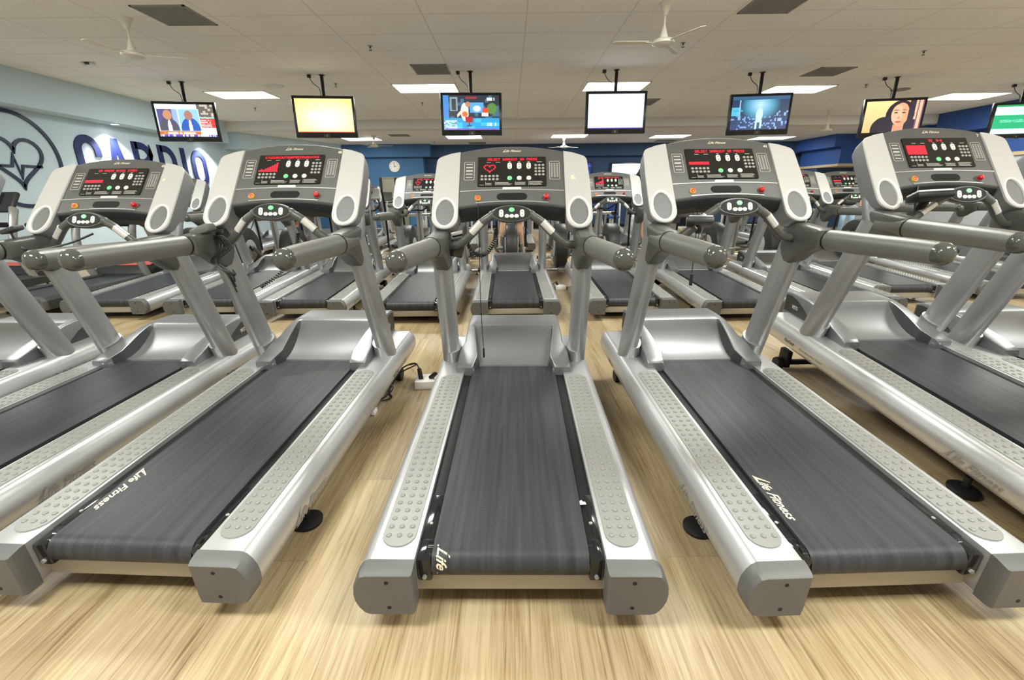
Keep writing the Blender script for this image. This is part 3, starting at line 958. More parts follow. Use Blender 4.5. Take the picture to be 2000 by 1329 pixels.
HEART = [(16 * math.sin(a) ** 3 / 17, (13 * math.cos(a) - 5 * math.cos(2 * a) - 2 * math.cos(3 * a) - math.cos(4 * a) + 2.5) / 17) for a in [2 * PI * k / 22 for k in range(22)]]
PN = .0085
def led_msg(s, width=.268):
    bm = new(); led_text(bm, s, width, .0145, lambda p: CP(p[0] + .002, .247 + p[1], PN)); return mesh_of('message_display', bm, M['led'], False)
def led_graph(kind):
    bm = new()
    def q(x0, y0, x1, y1):
        bm.faces.new([bm.verts.new(CP(-.119 + x, .186 + y, PN)) for x, y in ((x0, y0), (x1, y0), (x1, y1), (x0, y1))])
    if kind == 'heart':
        for x, y in HEART: q(x * .032 - .003, y * .027 - .003, x * .032 + .003, y * .027 + .003)
    elif kind == 'bars':
        for i in range(9):
            h = (.008, .014, .010, .018, .024, .030, .038, .046, .056)[i]
            q(-.052 + i * .0118, -.030, -.052 + i * .0118 + .0082, -.030 + h)
        q(-.052, -.032, .055, -.027)
    elif kind == 'thin':
        for i in range(16):
            for j in range(3): q(-.054 + i * .0067, -.024 + j * .0062, -.054 + i * .0067 + .0056, -.024 + j * .0062 + .0052)
    else:
        for i in range(16):
            for j in range(9): q(-.054 + i * .0067, -.030 + j * .0066, -.054 + i * .0067 + .006, -.030 + j * .0066 + .0058)
    return mesh_of('profile_display', bm, M['led'], False)

def make_treadmill():
    root = thing('treadmill', 'treadmill', 'treadmill')
    # rails, end caps, foot pads
    for sx in (1, -1):
        bm = new()
        ys = [.045, .06, 2.03, 2.055, 2.065]
        sc_ = [1, 1, 1, .97, .90]
        cx, cz = .38, .15
        rings = [[(sx * (cx + (x - cx) * k), y, cz + (z - cz) * k) for x, z in RAIL] for y, k in zip(ys, sc_)]
        loft(bm, rings)
        r = obj('side_rail', bm, M['rail'], root)
        bm = new(); logo(bm, .052, lambda p: (sx * .4722, .40 - sx * p[0] * -1 if sx > 0 else .40 - p[0], .128 + p[1])); obj('rail_logo', bm, M['embgrey'], r, False)
        bm = new()
        text(bm, 'FlexDeck', .030, lambda p: (sx * .4722, 1.72 + (p[0] if sx > 0 else -p[0]) - (.0 if sx < 0 else .18), .135 + p[1]), .3, .0009)
        text(bm, 'Shock Absorption System', .022, lambda p: (sx * .4722, 1.49 + (p[0] if sx > 0 else -p[0]) + (.0 if sx < 0 else .18), .135 + p[1]), .3, 0)
        obj('rail_lettering', bm, M['dprint'], r, False)
        bm = new()
        prof = [(.292, .066), (.289, .10), (.289, .233), (.430, .233), (.447, .224), (.461, .204), (.471, .178), (.4745, .148), (.472, .122), (.462, .096), (.446, .074), (.428, .066)]
        rings = []
        for y, k, dz in ((.046, 1.0, 0), (.030, 1.0, -.001), (.006, .992, -.006), (-.004, .97, -.010), (-.009, .93, -.010)):
            rings.append([(sx * (.385 + (x - .385) * k), y, min(.152 + (z - .152) * k, .233 + dz)) for x, z in prof])
        loft(bm, rings)
        c = obj('end_cap', bm, M['cap'], root)
        for z in (.198, .100):
            bm = new(); lathe(bm, [(.0065, 0), (.0065, .0012), (.0045, .0014), (0, .0006)], 12, Matrix.Translation((sx * .366, -.0085, z)) @ Matrix.Rotation(PI / 2, 4, 'X')); obj('screw', bm, M['black'], c)
        bm = new()
        y0, y1, hx, px = .094, 1.379, .055, .359
        st = stadium(hx, (y1 - y0) / 2, 10)
        ym = (y0 + y1) / 2
        prism(bm, st, lambda p: (sx * px + p[0], ym + p[1], .2305), lambda p: (sx * px + p[0] * .985, ym + p[1] * .999, .2345))
        for i in range(32):
            for j in (-1, 0, 1):
                bx, by = sx * px + j * .0345, y0 + .047 + i * .0385
                rings = [[(bx + r * math.cos(2 * PI * k / 10), by + r * math.sin(2 * PI * k / 10), z) for k in range(10)] for r, z in ((.0090, .2343), (.0082, .2372), (.0052, .2396), (.0008, .2404))]
                loft(bm, rings)
        obj('foot_pad', bm, M['pad'], root)
        bm = new()
        box(bm, (sx * .2415, .135, .14), (sx * .2935, 1.62, .213), .002)
        obj('deck_edge', bm, M['black'], root)
        bm = new()
        xa, xb = sorted((sx * .2455, sx * .2915))
        box(bm, (xa, .060, .128), (xb, .15, .214), .008)
        tube(bm, [(sx * .246, R0Y, R0Z), (sx * .262, R0Y, R0Z)], .044, 16, up=(0, 1, 0))
        box(bm, (xa, .15, .150), (xb, .36, .2145), .002)
        k = obj('roller_bracket', bm, M['gloss'], root)
        bm = new(); lathe(bm, [(.006, .2135), (.006, .2175), (.003, .2185), (0, .2185)], 10, Matrix.Translation((sx * .270, .215, 0))); obj('bolt', bm, M['steel'], k)
        bm = new(); lathe(bm, [(.007, 0), (.007, .008), (0, .008)], 6, Matrix.Translation((sx * .268, .060, .150)) @ Matrix.Rotation(PI / 2, 4, 'X')); obj('bolt', bm, M['steel'], k)
    # belt
    bm = new()
    prof = []
    for k in range(9):
        a = PI * 1.5 - PI * k / 8
        prof.append((R0Y + RR * math.cos(a), R0Z + RR * math.sin(a)))
    prof = prof + [(1.70, R0Z + RR), (1.70, R0Z - RR + .02)]
    for i in range(6):
        pass
    xs = [-.2445, -.243, .243, .2445]
    rings = [[(x, p[0], p[1]) for p in prof] for x in xs]
    loft(bm, rings)
    obj('running_belt', bm, M['belt'], root)
    # cross bar, under frame with a dark tray added to block floor light, levelling feet
    bm = new(); box(bm, (-.30, .085, .066), (.30, .125, .128), .003); obj('crossbar', bm, M['beige'], root)
    bm = new()
    box(bm, (-.30, .35, .085), (.30, 1.95, .13), .005)
    for s in (-1, 1): box(bm, (s * .345 - .03, .2, .045), (s * .345 + .03, 1.98, .075), .004)
    obj('under_frame', bm, M['black'], root)
    for s in (-1, 1):
        bm = new(); lathe(bm, [(.0, .0), (.058, .0), (.060, .012), (.045, .020), (.014, .024), (.014, .075)], 24, Matrix.Translation((s * .408, .44, -.022)))
        obj('levelling_foot', bm, M['black'], root)
    bm = new()
    for s in (-1, 1):
        box(bm, (s * .31 - .02, 1.90, -.03), (s * .31 + .02, 2.0, .10), .006)
        lathe(bm, [(0, -.02), (.045, -.02), (.048, -.012), (.048, .012), (.045, .02), (0, .02)], 20, Matrix.Translation((s * .355, 1.95, -.012)) @ Matrix.Rotation(PI / 2, 4, 'Y'))
    box(bm, (-.31, 1.93, -.02), (.31, 1.97, .01), .004)
    obj('lift_wheels', bm, M['black'], root)
    # motor hood: sections along y with a recessed ramp in the middle
    def lerp(t, xs, ys):
        for i in range(len(xs) - 1):
            if t <= xs[i + 1]:
                k = (t - xs[i]) / (xs[i + 1] - xs[i])
                return ys[i] + (ys[i + 1] - ys[i]) * max(0, k)
        return ys[-1]
    bm = new()
    ysec = [1.412, 1.42, 1.45, 1.50, 1.524, 1.56, 1.61, 1.66, 1.72, 1.78, 1.83, 1.855, 1.87, 1.95, 2.05, 2.10, 2.118, 2.125]
    rings = []
    for y in ysec:
        zt = lerp(y, [1.41, 1.42, 1.5, 1.6, 1.7, 1.8, 1.88, 2.0, 2.10, 2.125], [.262, .268, .288, .318, .348, .370, .379, .378, .372, .362])
        w = lerp(y, [1.41, 1.60, 1.64, 2.125], [.334, .330, .306, .300])
        xi = lerp(y, [1.412, 1.524, 1.855, 1.87], [.231, .208, .250, .250])
        if y < 1.52: zr = .170
        else:
            k = min(1, max(0, (y - 1.524) / .331))
            zr = .232 + (.366 - .232) * (k ** 2.1)
        if y >= 1.86: zr = zt
        if y == 1.855: zr = zt - .006
        e = .008
        ins = .012 if y < 1.86 else .0
        half = [(w, .135), (w, zt - e), (w - .003, zt - .003), (w - e, zt), (xi + ins + .004, zt), (xi + ins, zt - .003 if zr < zt else zt), (xi, zr + .002 if zr < zt else zt), (xi - .03, zr), (xi * .5, zr)]
        ring = [(x, y, z) for x, z in half] + [(-x, y, z) for x, z in reversed(half)]
        rings.append(ring)
    V = loft(bm, rings)
    bm.faces.ensure_lookup_table()
    nr = len(rings[0])
    for i in range(len(rings) - 1):      # the steep cheeks beside the ramp are charcoal
        if 1.45 <= ysec[i] < 1.84:
            for j in (5, 11): bm.faces[i * nr + j].material_index = 1
    hd = obj('motor_hood', bm, [M['hood'], M['dark']], root)
    for s in (-1, 1):
        bm = new()
        pts = [(1.80, .236), (2.112, .236), (2.112, .352), (2.06, .358), (1.98, .345), (1.88, .302), (1.80, .250)]
        prism(bm, pts, lambda p: (s * .3005, p[0], p[1]), lambda p: (s * .3045, p[0], p[1]))
        sp = obj('side_panel', bm, M['dark'], hd)
        bm = new(); text(bm, '95Ti', .036, lambda p: (s * .3052, 1.99 + s * p[0], .285 + p[1]), 0, .0012); obj('model_lettering', bm, M['print_'], hd, False)
        bm = new(); lathe(bm, [(.005, 0), (.005, .002), (0, .002)], 10, Matrix.Translation((s * .262, 1.4115, .246)) @ Matrix.Rotation(PI / 2, 4, 'X')); obj('screw', bm, M['chrome'], hd)
    bm = new()
    for s in (-1, 1):
        box(bm, (s * .282 - .05, 1.418, .205), (s * .282 + .05, 1.60, .245), .004)
    obj('hood_foot', bm, M['hood'], root)
    # uprights with base sleeve
    for s in (-1, 1):
        bm = new()
        P0, P1 = Vector((s * .394, 1.652, .215)), Vector((s * .376, 1.405, 1.0))
        pts = [P0.lerp(P1, t) for t in (0, .02, .3, .6, .9, 1.0)]
        tube(bm, pts, .052, 24, up=(0, 1, 0), rb=.078)
        u = obj('upright', bm, M['silver'], root)
        bm = new()
        q = [P0.lerp(P1, t) + Vector((-s * .012, 0, 0)) for t in (.02, .045, .145)]
        tube(bm, q, .0555, 24, up=(0, 1, 0), rb=.081)
        obj('base_sleeve', bm, M['silver'], u)
    # console body
    bm = new()
    def arch(x):
        return .343 - .040 * (abs(x) / .283) ** 2
    n = 14
    top = [(-.280 + .560 * i / n, arch(-.280 + .560 * i / n)) for i in range(n + 1)]
    bot = [(.280 - .560 * i / n, -.022 - .026 * (abs(.280 - .560 * i / n) / .283) ** 2) for i in range(n + 1)]
    outl = top + bot
    for k, (nn, sh, shb) in enumerate(((-.085, .90, .9), (-.03, .985, 1), (.0, 1.0, 1.0), (.004, .992, .99))):
        pass
    def ringat(nn, dt, db):
        return [CP(x, sv + (dt if i <= n else db), nn) for i, (x, sv) in enumerate(outl)]
    loft(bm, [ringat(-.10, -.03, .01), ringat(-.055, -.006, -.012), ringat(-.012, 0, -.008), ringat(-.003, 0, -.002), ringat(.0, -.004, .003)])
    con = obj('console', bm, M['console'], root)
    bm = new()
    vs = []
    tube(bm, [CP(x, .054 - .010 * (abs(x) / .28) ** 2, .001) for x in [-.276 + .552 * i / 12 for i in range(13)]], .0045, 6)
    tube(bm, [CP(x, -.018 - .010 * (abs(x) / .19) ** 2, .001) for x in [-.19 + .38 * i / 10 for i in range(11)]], .004, 6)
    obj('raised_edge', bm, M['steel'], con)
    bm = new(); logo(bm, .020, lambda p: CP(p[0], .309 + p[1], .0015)); obj('maker_lettering', bm, M['cream'], con, False)
    bm = new()
    xs = [-.276 + .552 * i / 12 for i in range(13)]
    sb = lambda x: -.024 - .026 * (abs(x) / .283) ** 2
    loft(bm, [[CP(x, sb(x) + a, b) for a, b in ((.004, -.008), (-.014, -.018), (-.034, -.045), (-.030, -.10), (.02, -.10), (.02, -.02))] for x in xs])
    obj('console_underside', bm, M['black'], con)
    # side pods with cup holders
    for s in (-1, 1):
        bm = new()
        o1 = [(.280, .302), (.330, .291), (.378, .272), (.392, .264), (.400, .254), (.405, .238), (.413, .10), (.416, -.06), (.4155, -.118)]
        o2 = [(.347 + .0685 * math.cos(a), -.118 + .0685 * math.sin(a)) for a in [-PI * k / 12 for k in range(1, 12)]]
        o3 = [(.2785, -.118), (.279, -.03)]
        ol = o1 + o2 + o3
        cxp, cyp = .345, .06
        def rg(nn, k, dy=0): return [CP(s * (cxp + (x - cxp) * k), cyp + (y - cyp) * (k if k < 1 else 1) + dy, nn) for x, y in ol]
        loft(bm, [rg(-.095, .9), rg(-.06, .985), rg(.0, 1.0)])
        pb = obj('pod_shell', bm, M['podshell'], root)
        bm = new()
        cup = ellipse(.0475, .079, 28)
        # face plate with a hole: ring between outline (resampled) and cup ellipse
        def samp(ol, ang):
            c0 = Vector((.347, -.088)); d = Vector((math.cos(ang), math.sin(ang))); best = None
            for i in range(len(ol)):
                a = Vector(ol[i]); b = Vector(ol[(i + 1) % len(ol)]); e = b - a
                det = d.x * (-e.y) + e.x * d.y
                if abs(det) < 1e-9: continue
                w = a - c0
                t = (w.x * (-e.y) + e.x * w.y) / det
                u = (d.x * w.y - d.y * w.x) / det
                if t > 0 and -1e-6 <= u <= 1 + 1e-6 and (best is None or t < best): best = t
            return c0 + d * best
        angs = sorted([2 * PI * k / 48 for k in range(48)] + [math.atan2(y + .088, x - .347) % (2 * PI) for x, y in ol])
        aa = []
        for a in angs:
            if not aa or a - aa[-1] > 1e-4: aa.append(a)
        out_ = [samp(ol, a) for a in aa]
        inn = [Vector((.347 + .0475 * math.cos(a), -.088 + .079 * math.sin(a))) for a in aa]
        def inset(p, k): return Vector((cxp + (p.x - cxp) * k, cyp + (p.y - cyp) * k))
        r0 = [CP(s * p.x, p.y, .0) for p in out_]
        r1 = [CP(s * p.x, p.y, .006) for p in out_]
        r2 = [CP(s * inset(p, .985).x, inset(p, .985).y, .010) for p in out_]
        r3 = [CP(s * (.347 + (p.x - .347) * 1.05), -.088 + (p.y + .088) * 1.05, .010) for p in inn]
        r4 = [CP(s * p.x, p.y, .006) for p in inn]
        r5 = [CP(s * (.347 + (p.x - .347) * .97), -.088 + (p.y + .088) * .97, -.012) for p in inn]
        loft(bm, [r0, r1, r2, r3, r4, r5], True, False)
        obj('pod_cover', bm, M['pod'], root)
        bm = new()
        rr = [[CP(s * (.347 + .0475 * k * math.cos(a)), -.088 + off + .079 * k2 * math.sin(a), nn) for a in [2 * PI * j / 28 for j in range(28)]]
              for k, k2, off, nn in ((1.0, 1.0, 0, .0055), (.95, .97, 0, -.02), (.9, .92, .004, -.06), (.80, .80, .008, -.088), (.02, .02, .008, -.090))]
        loft(bm, rr, True, False)
        ch_ = obj('cup_holder', bm, M['cupgrey'], root)
        bm = new()
        loft(bm, [[CP(s * (.347 + (.0475 + e) * math.cos(a)), -.088 + (.079 + e) * math.sin(a), nn) for a in [2 * PI * j / 40 for j in range(40)]] for e, nn in ((.0125, .0095), (.0115, .0118), (.003, .0118), (-.0005, .008), (-.001, -.004))], True, False)
        obj('cup_rim', bm, M['lip'], ch_)
    # display panel
    bm = new()
    prism(bm, rrect(.366, .190, .006), lambda p: CP(p[0], .170 + p[1], -.002), lambda p: CP(p[0], .170 + p[1], PN - .002))
    dp = obj('display_panel', bm, M['panel'], root)
    obj('message_display', led_msg('SELECT WORKOUT OR PRESS'), None, dp)
    obj('profile_display', led_graph('thin'), None, dp)
    for x in (-.012, .039, .090):
        bm = new(); disc_on_console(bm, x, .204, 0, 0, PN - .003, PN + .001, out=stadium(.0122, .0215, 7))
        obj('arrow_key', bm, M['key'], dp)
        bm = new()
        for sg in (1, -1):
            bm.faces.new([bm.verts.new(CP(x + a, .204 + sg * (.010 + b), PN + .0015)) for a, b in ((-.005, -.003), (.005, -.003), (0, .004))])
        obj('arrow_mark', bm, M['dprint'], dp, False)
    for i, x in enumerate((-.012, .039, .090)):
        bm = new(); disc_on_console(bm, x, .124, .0135, .0135, PN - .003, PN + .001)
        obj('start_key' if i == 0 else 'round_key', bm, M['green' if i == 0 else 'key'], dp)
    bm = new()
    for r in range(4):
        for c in range(3):
            disc_on_console(bm, .128 + c * .0195, .207 - r * .0205, .0078, .0072, PN - .003, PN + .001, 10)
    tag(obj('number_keys', bm, M['greykey'], dp), 'twelve small grey number keys')
    bm = new()
    for r in range(2):
        for c in range(5):
            disc_on_console(bm, -.160 + c * .0205, .138 - r * .021, .0082, .0072, PN - .003, PN + .001, 10)
    tag(obj('program_keys', bm, M['greykey'], dp), 'ten small grey program keys')
    bm = new()
    f = lambda x, y: (lambda p: CP(p[0] + x, p[1] + y, PN - .001))
    for x, y, w in ((-.125, .229, .024), (-.075, .229, .024), (-.012, .231, .012), (.039, .231, .012), (.090, .231, .012), (.148, .229, .026)):
        bm.faces.new([bm.verts.new(CP(x + a, y + b, PN - .0005)) for a, b in ((-w / 2, -.0013), (w / 2, -.0013), (w / 2, .0013), (-w / 2, .0013))])
    for x0, wd, rows in ((-.173, .028, 1), (-.137, .036, 3), (-.086, .088, 4), (.020, .062, 4), (.092, .080, 5)):
        for r in range(rows):
            w2 = wd * (.75 + .25 * hsh(x0 * 50, r))
            y = .080 + r * .0052
            bm.faces.new([bm.verts.new(CP(a, b, PN - .0005)) for a, b in ((x0, y), (x0 + w2, y), (x0 + w2, y + .0018), (x0, y + .0018))])
    for x0 in (-.140, -.089, .017, .088):
        bm.faces.new([bm.verts.new(CP(a, b, PN - .0005)) for a, b in ((x0, .078), (x0 + .0012, .078), (x0 + .0012, .103), (x0, .103))])
    tag(obj('printed_lines', bm, M['print_'], dp, False), 'rows of tiny pale instructions')
    # instruction tables left and right of the display
    for s in (-1, 1):
        bm = new()
        for q in stroke(rrect(.053, .118, .005, 3), .0022, True):
            bm.faces.new([bm.verts.new(CP(s * .229 + p[0], .178 + p[1], .0015)) for p in q])
        if s < 0:
            for r, (w, h, c) in enumerate(((.034, .006, 1), (.036, .007, 0), (.036, .009, 0), (.036, .006, 0), (.034, .005, 0))):
                y = .222 - r * .0215
                bm.faces.new([bm.verts.new(CP(-.229 + a, y + b, .0016)) for a, b in ((-w / 2, -h / 2), (w / 2, -h / 2), (w / 2, h / 2), (-w / 2, h / 2))])
        else:
            for r in range(14):
                y = .222 - r * .0066
                for dx in (-.015, 0, .015):
                    bm.faces.new([bm.verts.new(CP(.229 + dx + a, y + b, .0016)) for a, b in ((-.005, -.0014), (.005, -.0014), (.005, .0014), (-.005, .0014))])
        obj('instruction_table', bm, M['print_'], con, False)
    bm = new(); disc_on_console(bm, .0, .061, 0, 0, .0, .0035, out=rrect(.100, .019, .002, 2)); st_ = obj('white_label', bm, M['sticker'], con)
    # tray and safety buttons
    bm = new()
    pts = [(p[1], p[0]) for p in stadium(.0215, .083, 8)]
    disc_on_console(bm, 0, .012, 0, 0, -.002, .0025, out=pts)
    obj('accessory_tray', bm, M['black'], con)
    bm = new(); disc_on_console(bm, -.179, .0, .0165, .0165, -.002, .010, 20); obj('clip_socket', bm, M['yellow'], con)
    bm = new(); disc_on_console(bm, -.179, .0, .0125, .0125, .008, .014, 20, dome=.003); obj('safety_key', bm, M['orange'], con)
    bm = new(); disc_on_console(bm, .179, .0, .020, .020, -.002, .004, 20); obj('stop_collar', bm, M['console'], con)
    bm = new(); disc_on_console(bm, .179, .0, .0135, .0135, .002, .020, 20, dome=.006); obj('stop_button', bm, M['red'], con)
    # centre grip bar with its key pad
    bm = new()
    half = [(.088, 1.342, 1.134), (.105, 1.340, 1.124), (.15, 1.338, 1.095), (.215, 1.345, 1.030), (.265, 1.352, .990), (.305, 1.362, .978), (.352, 1.375, .975)]
    tube(bm, smooth_path([(-x, y, z) for x, y, z in reversed(half)] + [(0, 1.362, 1.128)] + half, 5), .0215, 14)
    gb = obj('grip_bar', bm, M['bracket'], root)
    for s in (-1, 1):
        bm = new()
        q = [Vector((s * x, y - .0035, z + .004)) for x, y, z in ((.152, 1.338, 1.093), (.18, 1.341, 1.065), (.205, 1.343, 1.040))]
        tube(bm, q, .0205, 14)
        obj('contact_strip', bm, M['sensor'], gb)
    bm = new()
    def OV(x, t, n):   # control pad plane, tilted towards the runner
        return Vector((x, 1.326 + .42 * t - .908 * n, 1.139 + .908 * t + .42 * n))
    lens = [(.100 * math.cos(a), .041 * math.sin(a)) for a in [2 * PI * k / 36 for k in range(36)]]
    loft(bm, [[OV(x * k, t * k2, n_) for x, t in lens] for k, k2, n_ in ((.6, .5, -.052), (.95, .9, -.038), (1.06, 1.10, -.012), (1.05, 1.08, -.002), (.99, .99, .003), (.9, .9, .003))])
    pd = obj('control_pod', bm, M['bracket'], root)
    bm = new()
    prism(bm, lens, lambda p: OV(p[0] * .93, p[1] * .90, .0035), lambda p: OV(p[0] * .92, p[1] * .89, .006))
    obj('key_plate', bm, M['keyplate'], pd)
    def okey(nm, x, t, out, m, nm2=None):
        bm = new()
        prism(bm, out, lambda p: OV(x + p[0], t + p[1], .0055), lambda p: OV(x + p[0] * .93, t + p[1] * .93, .009))
        return obj(nm, bm, m, pd)
    okey('start_key', 0, .017, ellipse(.0145, .012, 18), M['green'])
    for x in (-.024, 0, .024): okey('round_key', x, -.015, ellipse(.0118, .0098, 16), M['key'])
    for x in (-.052, .052):
        okey('arrow_key', x, -.001, stadium(.0112, .0205, 7), M['key'])
        bm = new()
        for sg in (1, -1):
            bm.faces.new([bm.verts.new(OV(x + a, -.001 + sg * (.009 + b), .0094)) for a, b in ((-.004, -.003), (.004, -.003), (0, .004))])
        obj('arrow_mark', bm, M['dprint'], pd, False)
    # side arms
    for s in (-1, 1):
        bm = new()
        Z = Vector((0, 0, 1))
        # bracket: grips the upright, tapers down, carries the arm forward to the runner
        prof = [(1.175, 1.040), (1.20, 1.046), (1.30, 1.050), (1.40, 1.056), (1.455, 1.050), (1.478, 1.02), (1.482, .97), (1.470, .90), (1.450, .862), (1.420, .842), (1.385, .842), (1.345, .862), (1.29, .905), (1.235, .935), (1.19, .948), (1.175, .952), (1.172, .995)]
        prof = [(y + 2 * 0, z) for y, z in prof]
        cyy, czz = 1.36, .985
        rings = []
        for dx, k in ((-.048, .66), (-.045, .82), (-.037, .94), (-.024, .99), (0, 1.0), (.024, .99), (.037, .94), (.045, .82), (.048, .66)):
            rings.append([(s * .372 + dx, max(1.174, cyy + (y - cyy) * k) if y < 1.2 else cyy + (y - cyy) * k, czz + (z - czz) * k) for y, z in prof])
        loft(bm, rings)
        co = obj('arm_bracket', bm, M['bracket'], root)
        bm = new()
        pts = smooth_path([(s * .378, 1.36, .985), (s * .381, 1.27, .989), (s * .389, 1.10, 1.000), (s * .398, .92, 1.012), (s * .407, .76, 1.023), (s * .414, .635, 1.030)], 5)
        nn = len(pts)
        tube(bm, pts, [.046 - .008 * i / (nn - 1) for i in range(nn)], 20, rb=[.052 - .010 * i / (nn - 1) for i in range(nn)])
        ar = obj('handrail', bm, M['arm'], root)
        bm = new()
        tube(bm, [(s * .3855, 1.179, .9955), (s * .3858, 1.171, .996)], .0455, 20, rb=.051)
        obj('seam_ring', bm, M['black'], ar)
        bm = new()
        d = (pts[-1] - pts[-4]).normalized()
        q = [pts[-1] + d * t for t in (-.012, .0, .012, .024, .032, .037, .0385)]
        tube(bm, q, [.0384, .0386, .037, .031, .022, .010, .001], 22, rb=[.0424, .0426, .041, .035, .025, .011, .001])
        obj('rail_tip', bm, M['armtip'], ar)
    bm = new()
    for s in (-1, 1):
        tube(bm, smooth_path([(s * .376, 1.41, .98), (s * .372, 1.46, 1.06), (s * .352, 1.52, 1.14), (s * .345, 1.56, 1.20)], 4), .052, 16, up=(0, 1, 0), rb=.05)
    obj('console_neck', bm, M['podshell'], root)
    return root

# ------------------------------------------------------------------ place the treadmills
proto = make_treadmill()
G = {k: led_graph(k) for k in ('heart', 'bars', 'thin', 'full')}
MSG = {k: led_msg(k, w) for k, w in (('SELECT WORKOUT OR PRESS', .268), ('OR PRESS QUICK START', .235), ('ETWOORKOUTOORPRESSUQUICKS', .300), ('50  0-0', .075), ('IN  0:00', .10))}
SEL = 'SELECT WORKOUT OR PRESS'
used = [False]
def place(x, y, yaw, pitch, label, group, msg=SEL, graph='thin', number=None, logo_at=None):
    r = copy_tree(proto)
    r.location = (x, y, 0)
    r.rotation_euler = (pitch, 0, yaw)
    r['label'] = label; r['category'] = 'treadmill'; r['group'] = group
    for c in r.children:
        n = c.name.split('.')[0]
        if n == 'display_panel':
            for d in c.children:
                k = d.name.split('.')[0]
                if k == 'message_display': d.data = MSG[msg]
                if k == 'profile_display': d.data = G[graph]
        if n == 'lift_wheels':
            dz = -math.tan(pitch) * 1.95 + .060
            c.location = (0, 0, dz)
        if n == 'console' and number:
            bm = new()
            text(bm, number, .022, lambda p: CP(.262 + p[0], .283 + p[1], .0015), 0, .001)
            obj('number_sticker', bm, M['cream'], c, False)
    if logo_at is not None:
        bm = new()
        if logo_at < 0:
            logo(bm, .050, lambda p: (lambda q: (-.215 + p[1] * .9, q[0], q[1]))(tuple(Vector(belt_pt(-.108 - p[0] * .9)) + Vector((0, .0012)))))
        else:
            logo(bm, .046, lambda p: (-.215 + p[1], R0Y + logo_at - p[0], R0Z + RR + .0012))
        obj('belt_lettering', bm, M['cream'], r, False)
    return r
FG = 'front row treadmills'
def pod_sticker(r, x, s, out, nm, m):
    bm = new()
    prism(bm, out, lambda p: CP(x + p[0], s + p[1], .0095), lambda p: CP(x + p[0], s + p[1], .0115))
    obj(nm, bm, m, r)
T0_ = place(-.0121, 1.065, -.0159, .043, 'middle treadmill of the front row, with a red heart on its display', FG, SEL, 'heart', logo_at=-1)
place(-1.2815, 1.139, -.0559, .0589, 'front row treadmill numbered 43, left of the middle one', FG, 'ETWOORKOUTOORPRESSUQUICKS', 'bars', '43', .225)
place(1.1582, 1.0602, .0263, .0605, 'front row treadmill just right of the middle one, carrying a silver receiver box', FG, SEL, 'thin', '41', .225)
T2_ = place(-2.392, 1.292, -.040, .028, 'second front row treadmill left of the middle, showing quick start text', FG, 'OR PRESS QUICK START', 'thin', '42')
place(2.399, 1.255, .014, .097, 'raised front row treadmill at the right with a solid red display block', FG, '50  0-0', 'full', '7')
place(3.42, 1.245, .02, .050, 'front row treadmill cut off by the right edge of the frame', FG, SEL, 'thin')
place(-3.45, 1.25, -.03, .045, 'front row treadmill cut off by the left edge of the frame', FG, SEL, 'thin')
pod_sticker(T0_, .325, .125, [(-.012, -.014), (.012, -.014), (.012, -.004), (.004, .002), (.004, .012), (-.012, .012)], 'torn_sticker', M['cream'])
pod_sticker(T2_, .305, .175, ellipse(.009, .010, 14), 'round_sticker', M['cream'])
SG = 'second row treadmills'
place(.049, 4.595, .007, .049, 'second row treadmill straight behind the middle front one', SG)
place(-1.05, 4.535, -.007, .049, 'second row treadmill with a small heart display, left of centre', SG, SEL, 'heart')
place(1.282, 4.623, .008, .049, 'second row treadmill with small red bars, right of centre', SG, SEL, 'bars')
place(2.432, 4.492, .007, .05, 'second row treadmill behind the first right front treadmill', SG)
place(-2.232, 4.694, -.008, .05, 'second row treadmill behind the treadmill numbered 43', SG, 'IN  0:00')
place(-3.30, 4.806, -.002, .05, 'second row treadmill, third left of the centre one', SG, 'IN  0:00')
place(-4.463, 4.857, 0, .05, 'second row treadmill with bright rail, next to the black treadmills', SG)
place(3.62, 4.55, .005, .05, 'second row treadmill, third right of the centre one', SG)
place(4.68, 5.15, .0, .05, 'second row treadmill, fourth right of the centre one, small orange key', SG, '50  0-0')
place(6.05, 5.3, .0, .05, 'second row treadmill, fifth right, seen under the front control pod', SG, '50  0-0')
place(7.40, 5.4, .0, .05, 'second row treadmill nearest the right edge of the frame', SG)
TG = 'far row treadmills'
for i, x in enumerate((-6.1, -4.9, -3.6, -2.4, -1.2, .1, 1.35, 2.6, 3.85, 5.1, 6.4, 7.7)):
    place(x, 10.4, 0, .04, 'small far row treadmill, number %s from the left beyond the cross trainers' % ('one two three four five six seven eight nine ten eleven twelve'.split()[i]), TG)

def drop_tree(o):
    for c in list(o.children): drop_tree(c)
    bpy.data.objects.remove(o)
drop_tree(proto)

